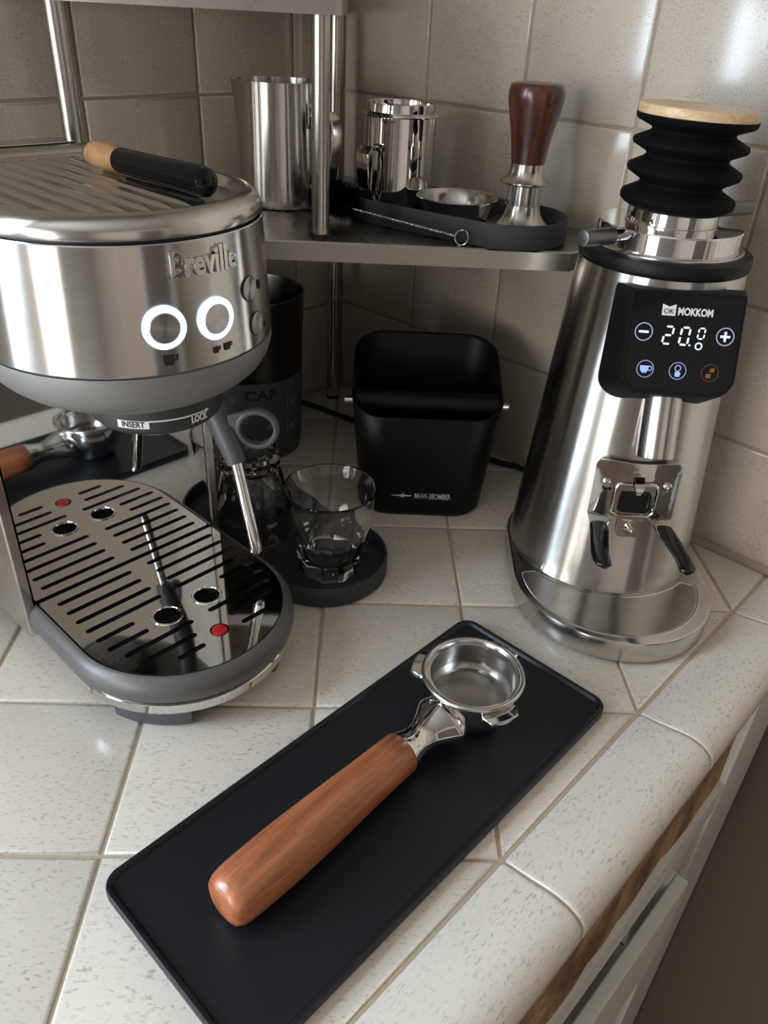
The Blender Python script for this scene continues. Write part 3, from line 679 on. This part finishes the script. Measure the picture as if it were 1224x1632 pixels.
mb.loft([[face_pt(-.0014+.0004+k_*(.0016*math.cos(2*PI*k/n)-.0012*math.sin(2*PI*k/n)), IY+.0016+k_*(.0014*math.cos(2*PI*k/n)+.0018*math.sin(2*PI*k/n)*.9), .001+z_) for k in range(n)] for k_, z_ in ((1, 0), (1, .00015), (.72, .00015), (.72, 0))], False, False).build('bean_icon', 'leddim', gr)
ink('hand_icon', [(-.0015, -.0036), (.0013, -.0036), (.0018, -.0010), (.0004, -.0006), (.0000, .0004), (-.0006, -.0006), (-.0019, -.0010)], -.0008, IY, 'ledblue')
ink('cup_icon', [(-.0026, -.0006), (.0008, -.0006), (.0004, -.0032), (-.0022, -.0032)], .0192, IY, 'ledorange'); ink('jug_icon', [(-.0002, .0004), (.0026, .0008), (.0024, .0032), (-.0004, .0026)], .0192, IY, 'ledorange')
# chute
CT = Matrix.Translation((.0035, -.0765, .1415)) @ Matrix.Rotation(rad(-20), 4, 'X')
MB().lathe([(.0108, .012), (.0108, .0006), (.0117, 0), (.0123, .0002), (.0126, .0020), (.0126, .0420)], 56, (0, 0), False, True).xf(CT).build('chute', 'satin', gr, ang=30)
MB().lathe([(.0108, .0115), (.0105, .0120)], 40, (0, 0), False, True).xf(CT).build('chute_mouth', 'rosewood', gr)
# fork plate: pressed plate curved with the body
def bodymap(x, z, e): r = br_(z)+e; return Vector((x, -r+x*x/.20, z))
def curved_plate(name, outer, holes, z, th, mat, e, par=gr, sub=.006):
    o = cut_plate(name, outer, holes, 0, th, mat, par)
    bm = bmesh.new(); bm.from_mesh(o.data); bmesh.ops.triangulate(bm, faces=bm.faces)
    for _ in range(3): bmesh.ops.subdivide_edges(bm, edges=[q for q in bm.edges if q.calc_length() > sub], cuts=1); bmesh.ops.triangulate(bm, faces=bm.faces)
    for v in bm.verts: v.co = bodymap(v.co.x, z+v.co.y, e+v.co.z)
    bmesh.ops.recalc_face_normals(bm, faces=bm.faces)
    bm.to_mesh(o.data); bm.free(); o.data.shade_smooth(); o.data.set_sharp_from_angle(angle=rad(40)); return o
def key_hole(cx, cy): return [(cx+.0022*math.cos(a), cy+.0016+.0022*math.sin(a)) for a in [PI*k/8 for k in range(9)]]+[(cx-.0034*math.cos(a)*1.0, cy-.0016-.0034*math.sin(a)) for a in [PI*k/10 for k in range(11)]]
def r2(hx, hy, r, cx=0, cy=0, n=5): return [(x+cx, y+cy) for x, y, _ in rrect(hx, hy, r, 0, n)]
pl = r2(.0300, .0225, .0055)
pl_out = [p for p in pl if p[1] > 0]+[(-.0300, -.0210), (-.0135, -.0210), (-.0085, -.0215), (-.0080, -.0335), (-.0065, -.0355), (.0065, -.0355), (.0080, -.0335), (.0085, -.0215), (.0135, -.0210), (.0300, -.0210)]
PZ = .1085
plate = curved_plate('fork_plate', pl_out, [r2(.0115, .0085, .003, 0, -.006), key_hole(-.0205, .004), key_hole(.0205, .004), key_hole(0, -.0280)], PZ, .0014, 'mirror', .0030)
for cx, cy in ((-.0205, .0055), (.0205, .0055), (0, -.0268)):
    c = bodymap(cx, PZ+cy, .0015); d = Vector((c.x, c.y, 0)).normalized()
    MB().tube([c, c+d*.0035, c+d*.0042, c+d*.0060], [.0031, .0031, .0018, .0018], 18).build('screw', 'chrome', plate)
def rr_(hx, hy, r, e, dy=0): return [bodymap(x, PZ-.0055+y+dy, e) for x, y, _ in rrect(hx, hy, r, 0, 6)]
MB().loft([rr_(.0158, .0134, .005, .0038), rr_(.0152, .0128, .0048, .0052), rr_(.0144, .0120, .0045, .0054), rr_(.0138, .0114, .0042, .0046), rr_(.0136, .0112, .004, .0042)], False, True).build('pressed_rim', 'mirror', plate, ang=50)
MB().loft([rr_(.0112, .0082, .003, .0043, -.0015), rr_(.0110, .0080, .003, .0050, -.0015), rr_(.0098, .0068, .0024, .0050, -.0015), rr_(.0094, .0064, .002, .0044, -.0015)], False, True).build('button_recess', 'blackvinyl', plate, ang=50)
MB().loft([[bodymap(-.0028+x, PZ+.0120, .003) for x in (0, .0072)], [bodymap(-.0018+x, PZ+.0070, .0085) for x in (0, .0062)], [bodymap(-.0010+x, PZ+.0035, .0078) for x in (0, .0046)], [bodymap(-.0010+x, PZ+.0030, .0068) for x in (0, .0046)], [bodymap(-.0018+x, PZ+.0065, .0072) for x in (0, .0062)], [bodymap(-.0028+x, PZ+.0118, .0015) for x in (0, .0072)]], True, True).build('hook_tab', 'mirror', plate, ang=60) if 0 else None
tb = MB(); sec = [(-.0036, .0125, .0032), (-.0030, .0080, .0085), (-.0022, .0040, .0095), (-.0012, .0012, .0082)]
tb.loft([[bodymap(-s_[0]*k, PZ+s_[1], s_[2]+e) for k, e in ((1, 0), (-1, 0), (-1, .001), (1, .001))] for s_ in sec]).build('hook_tab', 'mirror', plate, ang=50)
# arms: steel shelf folding out, then black vinyl coated fingers
for s_ in (-1, 1):
    st = [bodymap(s_*.0295, PZ-.0210, .003), bodymap(s_*.0150, PZ-.0210, .003)]
    a0, a1 = st
    out_ = [Vector((s_*.0290, -.0800, PZ-.0225)), Vector((s_*.0170, -.0800, PZ-.0225))]
    th_ = Vector((0, 0, -.0013))
    MB().loft([[a0, a1, a1+th_, a0+th_], [out_[0], out_[1], out_[1]+th_, out_[0]+th_]]).build('arm_root', 'mirror', plate)
    pts = [((.0232), -.0760, .0062), (.0236, -.0860, .0066), (.0250, -.1000, .0064), (.0262, -.1130, .0062), (.0262, -.1220, .0060), (.0258, -.1262, .0050), (.0256, -.1280, .0020)]
    lp = []
    for (x, y, hw) in pts:
        xx = (.0232+(x-.0232)*1.6); z_ = PZ-.0232+(0 if y > -.122 else -.0005)
        lp.append([(s_*xx+hw*math.cos(2*PI*k/16), y, z_+.0021*math.sin(2*PI*k/16)) for k in range(16)])
    MB().loft(lp).build('fork_finger', 'blackvinyl', gr, ang=70)

# ------------------------------------------------------------------ knock box
KB = (.1925, .3905); kb = thing('knock_box', 'matte black knock box with cross bar against the right tiled wall', 'knock box', (*KB, 0), rad(-1.5))
def kz(y): return .1003+.036*(y+.0575)/.115
def ksec(hx, hy, r, zf): return [(x, y, zf(y)) for x, y, _ in rrect(hx, hy, r, 0, 10)]
lv_ = [ksec(.0535, .0470, .026, lambda y: 0), ksec(.0545, .0480, .027, lambda y: .002)]
MB().loft(lv_+[ksec(.0545, .0480, .027, lambda y: .0035)]).build('foot_base', 'black', kb)
mb = MB(); outer = []
for t in (0, .08, .3, .6, 1.0):
    hx = .0555+(.0655-.0555)*t; hy = .0490+(.0575-.0490)*t; r = .026+.003*t
    outer.append(ksec(hx, hy, r, lambda y, t=t: .0036+(kz(y)-.0036)*t if t > 0 else .0036))
ins = []
for t, dz in ((1, .0006), (1, .0004), (1, -.002), (.6, 0), (.1, 0)):
    d = {(1, .0006): .0009, (1, .0004): .0020, (1, -.002): .0028, (.6, 0): .0030, (.1, 0): .0030}[(t, dz)]
    hx = .0555+(.0655-.0555)*t-d; hy = .0490+(.0575-.0490)*t-d; r = .025+.003*t-d*.5
    ins.append(ksec(hx, hy, r, lambda y, t=t, dz=dz: .0036+(kz(y)-.0036)*t+dz))
mb.loft(outer+ins, True, True).build('body', 'blacksatin', kb, ang=50)
BY, BZ = -.018, .0985
MB().tube([(-.0640, BY, BZ), (.0640, BY, BZ)], .0105, 32).build('knock_bar', 'blacksatin', kb)
for s_ in (-1, 1): MB().tube([(s_*.0635, BY, BZ), (s_*.0720, BY, BZ), (s_*.0724, BY, BZ)], [.0032, .0032, .0028], 20).build('bar_pin', 'chrome', kb)
def kmap(cx, cz):
    def fn(x, y, z):
        zz = cz+y; t = (zz-.0036)/.09; yy = -(.0490+.0075*t)-.0003-z; return Vector((cx+x, yy, zz))
    return fn
text('maker_lettering', 'MHW-3BOMBER', .0086, kmap(.0095, .0222), 'whiteink', kb, th=.0001, sx=.525, off=.00003)
ink_poly('aircraft_emblem', [(-.0100, .0006), (-.002, .0010), (-.0016, .0016), (.0015, .0016), (.0015, .0012), (.0080, .0008), (.0080, -.0002), (.0010, -.0006), (.0004, -.0014), (-.0020, -.0014), (-.0020, -.0006), (-.0040, -.0002), (-.0100, -.0001)], kmap(-.0172, .0222), 'whiteink', kb)
ink_poly('aircraft_emblem', [(-.0002, .0040), (.0002, .0040), (.0003, -.0026), (-.0003, -.0026)], kmap(-.0166, .0222), 'whiteink', kb)

# ------------------------------------------------------------------ canister
CN = (.0245, .478); cn = thing('canister', 'dark steel open canister with slate label under the corner shelf', 'canister', (*CN, 0))
MB().lathe([(.030, .0), (.0465, .0), (.0480, .002), (.0530, .1580), (.0538, .1600), (.0538, .1612), (.0522, .1612), (.0518, .1590), (.0465, .006), (.001, .005)], 96, (0, 0), True, True).build('body', 'cansteel', cn, ang=40)
def canr(z): return .0480+.0050*(z-.002)/.156
def canmap(a0, z0, e):
    def fn(x, y, z): zz = z0+y; r = canr(zz)+e+z; a = rad(a0)+x/.0505; return Vector((r*math.sin(a), -r*math.cos(a), zz))
    return fn
mb = MB(); lp = []
for k in range(31):
    f = canmap(-60+150*k/30, 0, .0002); lp.append([f(0, .014, 0), f(0, .0860, 0), f(0, .0860, .0004), f(0, .014, .0004)])
mb.loft(lp).build('label', 'labelblue', cn, ang=30)
text('handwriting', 'CAF', .0135, canmap(17, .0735, .0008), 'blackink', cn, th=.0001, off=.0004, sx=1.25, sub=2)
text('label_lettering', 'el', .0080, canmap(-14, .0690, .0008), 'greyink', cn, th=.0001, sub=1)
text('label_lettering', 'e', .0170, canmap(-2, .0500, .0008), 'greyink', cn, th=.0001, sub=1); text('label_lettering', 'er', .0150, canmap(30, .0400, .0008), 'greyink', cn, th=.0001, sub=1)
for z_, s2 in ((.060, 'A'), (.034, 'B')):
    mb = MB()
    for (x0, x1, y0, y1) in ((-.0065, .0065, .0055, .0062), (-.0065, .0065, -.0062, -.0055), (-.0065, -.0058, -.006, .006), (.0058, .0065, -.006, .006), (-.003, .003, -.001, .0003), (-.001, .001, -.003, .003)):
        f = canmap(57, z_, .0007); mb.loft([[f(x, y, z) for x, y in ((x0, y0), (x1, y0), (x1, y1), (x0, y1))] for z in (0, .0001)])
    mb.build('label_symbol', 'greyink', cn, smooth=False)

# ------------------------------------------------------------------ coaster tray and glasses
CA, CB = (-.0010, .3590), (.1070, .2600)
co = stadium(CA, CB, .052, 0, 24)
def stl(r, z): return stadium(CA, CB, r, z, 24)
tag(MB().loft([stl(.0508, 0), stl(.0520, .0015), stl(.0520, .0160), stl(.0514, .0170), stl(.0500, .0170), stl(.0494, .0160), stl(.0490, .0050), stl(.0480, .0042)]).build('coaster_tray', 'silicone', None, ang=50), 'long dark grey silicone tray with rounded ends on the countertop holding glasses', 'tray')
def glass_mesh(inv=False):
    """tumbler with ten flat flutes at the foot, smooth rim"""
    n = 80; loops = []
    def fl(r, k, a):                                    # fluted radius
        p = (a % (2*PI/10))-PI/10; return r*((1-k)+k*math.cos(PI/10)/math.cos(p)*1.0)
    outer = [(.0200, 0, 1), (.0228, .0004, 1), (.0242, .0018, 1), (.0250, .010, 1), (.0266, .020, 1), (.0286, .030, .9), (.0305, .037, .5), (.0318, .043, .12), (.0326, .048, 0), (.0345, .064, 0), (.0357, .0735, 0), (.0360, .0755, 0)]
    inner = [(.0357, .0764, 0), (.0349, .0764, 0), (.0345, .0755, 0), (.0330, .064, 0), (.0309, .048, 0), (.0290, .037, 0), (.0262, .024, 0), (.0230, .0165, 0), (.0160, .0135, 0), (.0060, .0130, 0)]
    for r, z, k in outer+inner: loops.append([(fl(r, k, 2*PI*i/n)*math.cos(2*PI*i/n), fl(r, k, 2*PI*i/n)*math.sin(2*PI*i/n), z) for i in range(n)])
    return MB().loft(loops).mesh('drinking_glass', True, 24)
gm = glass_mesh(); gm.materials.append(M['glass'])
g1 = bpy.data.objects.new('drinking_glass', gm); COL.objects.link(g1); g1.location = (.1120, .2545, .0045); g1.rotation_euler = (0, 0, .2)
tag(g1, 'clear fluted glass standing upright at the near end of the grey tray', 'glass', 'fluted glasses on the grey tray')
g2 = g1.copy(); COL.objects.link(g2); g2.location = (.0440, .3120, .0811); g2.rotation_euler = (PI, 0, .5)
g2['label'] = 'clear fluted glass turned upside down behind the steam wand'
g3 = g1.copy(); COL.objects.link(g3); g3.location = (-.0080, .3520, .0045); g3.rotation_euler = (0, 0, .9)
g3['label'] = 'clear glass upright at the far end of the tray, partly hidden by the machine'

# ------------------------------------------------------------------ things on the shelf
def bent(pts, wd, th, n=2):
    """flat strap following pts (x,z in a radial plane), width wd across"""
    mb = MB(); lp = []
    P_ = [Vector(p) for p in pts]
    for i, p in enumerate(P_):
        t = (P_[min(i+1, len(P_)-1)]-P_[max(i-1, 0)]).normalized(); nrm = Vector((-t.y, t.x))*th/2
        a, b = p+nrm, p-nrm; w_ = wd[i] if hasattr(wd, '__len__') else wd
        lp.append([(a.x, -w_/2, a.y), (a.x, w_/2, a.y), (b.x, w_/2, b.y), (b.x, -w_/2, b.y)])
    return mb.loft(lp)
pj = thing('milk_pitcher', 'tall brushed steel milk pitcher on the shelf behind the front post', 'milk pitcher', (.0590, .4850, ZS), 0)
def spout(r, a, z):
    a0 = rad(197); d = math.atan2(math.sin(a-a0), math.cos(a-a0)); k = max(0, 1-abs(d)/.42); return r+.0055*k*k*max(0, (z-.072)/.025)
MB().lathe([(.0300, 0), (.0352, .0008), (.0370, .0040), (.0374, .0090), (.0368, .030), (.0362, .070), (.0360, .0945), (.0361, .0965), (.0352, .0965), (.0350, .093), (.0355, .03), (.0350, .004), (.001, .0025)], 96, (0, 0), True, True, spout).build('body', 'steel', pj, ang=50)
bent([(.0340, .0700), (.0420, .0760), (.0560, .0770), (.0610, .0720), (.0630, .0600), (.0600, .0400), (.0560, .0260), (.0500, .0180), (.0400, .0170), (.0350, .0230)], .0110, .0016).xf(Matrix.Rotation(rad(-38), 4, 'Z')).build('handle', 'satin', pj, bevel=.0004, ang=50)
for z_ in (.064, .014): bent([(.0362, z_), (.0372, z_+.004), (.0372, z_+.014), (.0362, z_+.018)], .0130, .0012).xf(Matrix.Rotation(rad(-38), 4, 'Z')).build('handle_mount', 'satin', pj, ang=50)
# shelf tray
SA, SB = (.1680, .4500), (.2470, .3920)
STH = .0185
def stt(r, z): return stadium(SA, SB, r, ZS+z, 24)
tag(MB().loft([stt(.0455, 0), stt(.0470, .0015), stt(.0474, STH-.001), stt(.0468, STH), stt(.0454, STH), stt(.0448, STH-.001), stt(.0444, .0040), stt(.0436, .0032)]).build('oval_tray', 'silicone', None, ang=50), 'oval dark grey silicone tray on the steel corner shelf holding coffee tools', 'tray')
ZT = ZS+.0034
sp = thing('small_pitcher', 'small polished steel frothing pitcher at the left end of the shelf tray', 'milk pitcher', (.1600, .4600, ZT))
MB().lathe([(.0240, 0), (.0290, .0008), (.0302, .0035), (.0302, .020), (.0296, .068), (.0295, .0735), (.0288, .0735), (.0288, .068), (.0288, .004), (.001, .002)], 80, (0, 0), True, True).build('body', 'mirror', sp, ang=50)
bent([(.0285, .0490), (.0340, .0530), (.0405, .0530), (.0450, .0480), (.0450, .0380), (.0435, .0260), (.0400, .0180), (.0350, .0120), (.0300, .0100)], [.012, .012, .013, .013, .0125, .012, .011, .010, .009], .0014).xf(Matrix.Rotation(rad(228), 4, 'Z')).build('handle', 'mirror', sp, bevel=.0003, ang=50)
tag(MB().lathe([(.0284, .0640), (.0284, .0738), (.0318, .0740), (.0322, .0748), (.0318, .0756), (.0284, .0770), (.0280, .0825), (.0278, .0833), (.0270, .0833), (.0268, .0825), (.0274, .0640), (.0284, .0640)], 80).build('dosing_funnel', 'mirror', None, ang=40, loc=(.1600, .4600, ZT)), 'polished steel dosing funnel sitting on top of the small pitcher', 'funnel')
tag(MB().lathe([(.0255, 0), (.0262, .001), (.0275, .010), (.0320, .0180), (.0332, .0196), (.0334, .0206), (.0328, .0212), (.0318, .0206), (.0262, .0110), (.0250, .003), (.0240, .0012), (.0240, 0)], 80).build('dosing_ring', 'satin', None, ang=40, loc=(.2075, .4185, ZT)), 'shallow flared steel dosing ring lying in the shelf tray', 'dosing ring')
tm = thing('tamper', 'steel coffee tamper with dark red wooden handle standing in the shelf tray', 'tamper', (.2585, .4020, ZT-.0002))
MB().lathe([(.0262, 0), (.0266, .0006), (.0266, .0050), (.0240, .0060), (.0190, .0090), (.0155, .0130), (.0140, .0180), (.0138, .0195), (.0124, .0198), (.0122, .0330), (.0185, .0345), (.0194, .0352), (.0194, .0362), (.0170, .0375), (.0140, .0405), (.0128, .0440), (.0126, .0485)], 80, (0, 0), True, True).xf(Matrix.Diagonal((1.02, 1.02, 1.045, 1))).build('base', 'steel', tm, ang=35)
MB().lathe([(.0127, .0484), (.0136, .056), (.0152, .066), (.0176, .077), (.0198, .087), (.0206, .0915), (.0205, .0960), (.0197, .0992), (.0180, .1008), (.0140, .1012)], 72, (0, 0), True, True).xf(Matrix.Diagonal((1.02, 1.02, 1.045, 1))).build('handle', 'rosewood', tm, ang=60)
ink_poly('leaf_emblem', [(0, -.0022), (.0009, .0004), (.0022, .0020), (.0008, .0014), (0, .0026), (-.0008, .0014), (-.0022, .0020), (-.0009, .0004)], lambda x, y, z: Vector((x+.006, -math.sqrt(.0207**2-(x+.006)**2)-.0001-z, .0920+y)), 'blackink', tm)
# cleaning brush: twisted wire with loop, black bristle head
cb_ = thing('bottle_brush', 'black bristle cleaning brush with twisted wire handle ending in a loop on the shelf', 'brush')
wa, wb = Vector((.1180, .4160, ZS+.0120)), Vector((.2020, .3600, ZS+.0060))
def helix(a, b, r, turns, ph, n): 
    d = (b-a).normalized(); u = d.cross(Vector((0, 0, 1))).normalized(); v = u.cross(d)
    return [a.lerp(b, k/n)+u*math.cos(2*PI*turns*k/n+ph)*r+v*math.sin(2*PI*turns*k/n+ph)*r for k in range(n+1)]
tw = MB(); tw.tube(helix(wa, wb, .00055, 26, 0, 260), .00055, 5); tw.tube(helix(wa, wb, .00055, 26, PI, 260), .00055, 5); tw.build('twisted_wire', 'satin', cb_)
dd = (wb-wa); dd.z = 0; dd.normalize(); nn_ = Vector((-dd.y, dd.x, 0))
MB().tube([wb+dd*(.0056-.0056*math.cos(2*PI*k/32))+Vector((0, 0, .0052*math.sin(2*PI*k/32)))+nn_*.0015*math.sin(2*PI*k/32) for k in range(33)], .00065, 8).build('wire_loop', 'satin', cb_)
bs = MB(); hA, hB = Vector((.0920, .4330, ZS+.0190)), Vector((.1220, .4120, ZS+.0160)); dh = (hB-hA).normalized(); uh = dh.cross(Vector((0, 0, 1))).normalized(); vh = uh.cross(dh)
for k in range(6500):
    t = random.random(); p = hA.lerp(hB, t); a = random.uniform(0, 2*PI); L_ = random.uniform(.0145, .0180); d = (uh*math.cos(a)+vh*math.sin(a)+dh*random.uniform(-.12, .12)).normalized()
    q = p+d*L_; q.z = max(q.z, ZS+.0004); s_ = dh*.00022; s2 = d.cross(dh)*.00022
    bs.add([p-s_, p+s_, p+s2, q], [(0, 1, 3), (1, 2, 3), (2, 0, 3)])
o = bpy.data.objects.new('bristles', bpy.data.meshes.new('bristles')); o.data.from_pydata(bs.v, [], bs.f); o.data.materials.append(M['bellows']); COL.objects.link(o); o.parent = cb_; o['kind'] = 'stuff'

# ------------------------------------------------------------------ tamping mat
ma = rad(45.2); MC = Vector((.1541, .0446, 0)); mL, mS = .3010, .1220
mt = thing('tamping_mat', 'black rubber tamping mat lying diagonally on the tiled countertop', 'mat', MC, ma)
R_ = lambda i, z: rrect(mL/2-i, mS/2-i, max(.002, .011-i), z, 8)
MB().loft([R_(.0008, 0), R_(0, .0012), R_(0, .0066), R_(.0006, .0074), R_(.0022, .0074), R_(.0030, .0068), R_(.0042, .0052), R_(.0060, .0050)]).build('pad', 'rubber', mt, ang=40)
# ------------------------------------------------------------------ portafilter
pa = rad(45.5); pf = thing('portafilter', 'chrome portafilter with orange red wooden handle lying on the black mat', 'portafilter', (.2075, .0995, .0052), pa)
# local: cup axis at origin, handle towards -x
body = MB().lathe([(.0150, 0), (.0190, .0006), (.0215, .0030), (.0250, .0130), (.0290, .0190), (.0296, .0210), (.0296, .0325), (.0304, .0330), (.0304, .0348), (.0268, .0348)], 96, (0, 0), True, False).build('body', 'chrome', pf, ang=40)
MB().lathe([(.0308, .0338), (.0320, .0344), (.0325, .0356), (.0322, .0370), (.0311, .0378), (.0299, .0376), (.0291, .0366), (.0284, .0330), (.0276, .0290), (.0272, .0210), (.0266, .0196), (.0244, .0166)], 96).build('basket', 'satin', pf, ang=50)
MB().lathe([(.0246, .0169), (.0238, .0152), (.0228, .0150), (.0001, .0150)], 72).build('perforated_floor', 'perf', pf)
for a in (112.5, -111.5, 2.5):                 # bayonet lugs
    a0 = rad(a); lp = []
    for k in range(13):
        b = a0+rad(-21+42*k/12); e = 1-max(0, abs(k-6)-4)*.28; r0, r1 = .0295, .0295+.0094*e
        lp.append([(r0*math.cos(b), r0*math.sin(b), .0280), (r1*math.cos(b), r1*math.sin(b), .0290), (r1*math.cos(b), r1*math.sin(b), .0325), (r0*math.cos(b), r0*math.sin(b), .0332)])
    MB().loft(lp).build('lug', 'chrome', pf, bevel=.0006, ang=50)
def sect(x, cy, cz, hy, hz, p=2.4, n=32, peak=0):
    out = []
    for k in range(n):
        a = 2*PI*k/n; c_, s_ = math.cos(a), math.sin(a); y = hy*math.copysign(abs(c_)**(2/p), c_); z = hz*math.copysign(abs(s_)**(2/p), s_)
        out.append((x, cy+y, cz+z+peak*max(0, s_)*(1-abs(c_))))
    return out
MB().loft([sect(-.0220, 0, .0165, .0150, .0110), sect(-.0285, 0, .0175, .0185, .0125, 1.7, peak=.002), sect(-.0310, 0, .0178, .0186, .0128, 1.5, peak=.003), sect(-.0345, 0, .0176, .0165, .0120, 1.7, peak=.002), sect(-.0410, 0, .0172, .0128, .0104, 1.8, peak=.001), sect(-.0475, 0, .0170, .0098, .0088, 2), sect(-.0540, 0, .0170, .0096, .0090, 2), sect(-.0600, 0, .0170, .0112, .0108, 2), sect(-.0635, 0, .0170, .0120, .0118, 2), sect(-.0655, 0, .0170, .0122, .0120, 2)]).build('neck', 'chrome', pf, ang=60)
MB().loft([sect(x, 0, z, r*.99, r, 2.25) for x, r, z in ((-.0650, .0118, .0170), (-.0655, .0126, .0170), (-.0800, .0128, .0168), (-.1000, .0134, .0164), (-.1200, .0143, .0160), (-.1400, .0150, .0156), (-.1600, .0153, .0153), (-.1780, .0150, .0151), (-.1860, .0146, .0150), (-.1900, .0138, .0150), (-.1930, .0120, .0150), (-.1942, .0090, .0150), (-.1946, .0040, .0150))]).build('handle', 'padauk', pf, ang=60)

# ------------------------------------------------------------------ power cords
def smooth_pts(pts, n=8):
    P_ = [Vector(p) for p in pts]; P_ = [P_[0]*2-P_[1]]+P_+[P_[-1]*2-P_[-2]]; out = []
    for i in range(1, len(P_)-2):
        for k in range(n):
            t = k/n; a, b, c, d = P_[i-1:i+3]
            out.append(.5*((2*b)+(c-a)*t+(2*a-5*b+4*c-d)*t*t+(3*b-a-3*c+d)*t**3))
    return out+[P_[-2]]
tag(MB().tube(smooth_pts([(.005, .590, .003), (.045, .585, .003), (.0689, .572, .003), (.0968, .5525, .003), (.1255, .5316, .003), (.155, .520, .003), (.190, .505, .003), (.235, .475, .003), (.2753, .4446, .003), (.3002, .4305, .003), (.335, .385, .003), (.338, .362, .003)]), .0029, 10).build('power_cord', 'black'), 'black power cord running along the wall behind the knock box', 'cord')
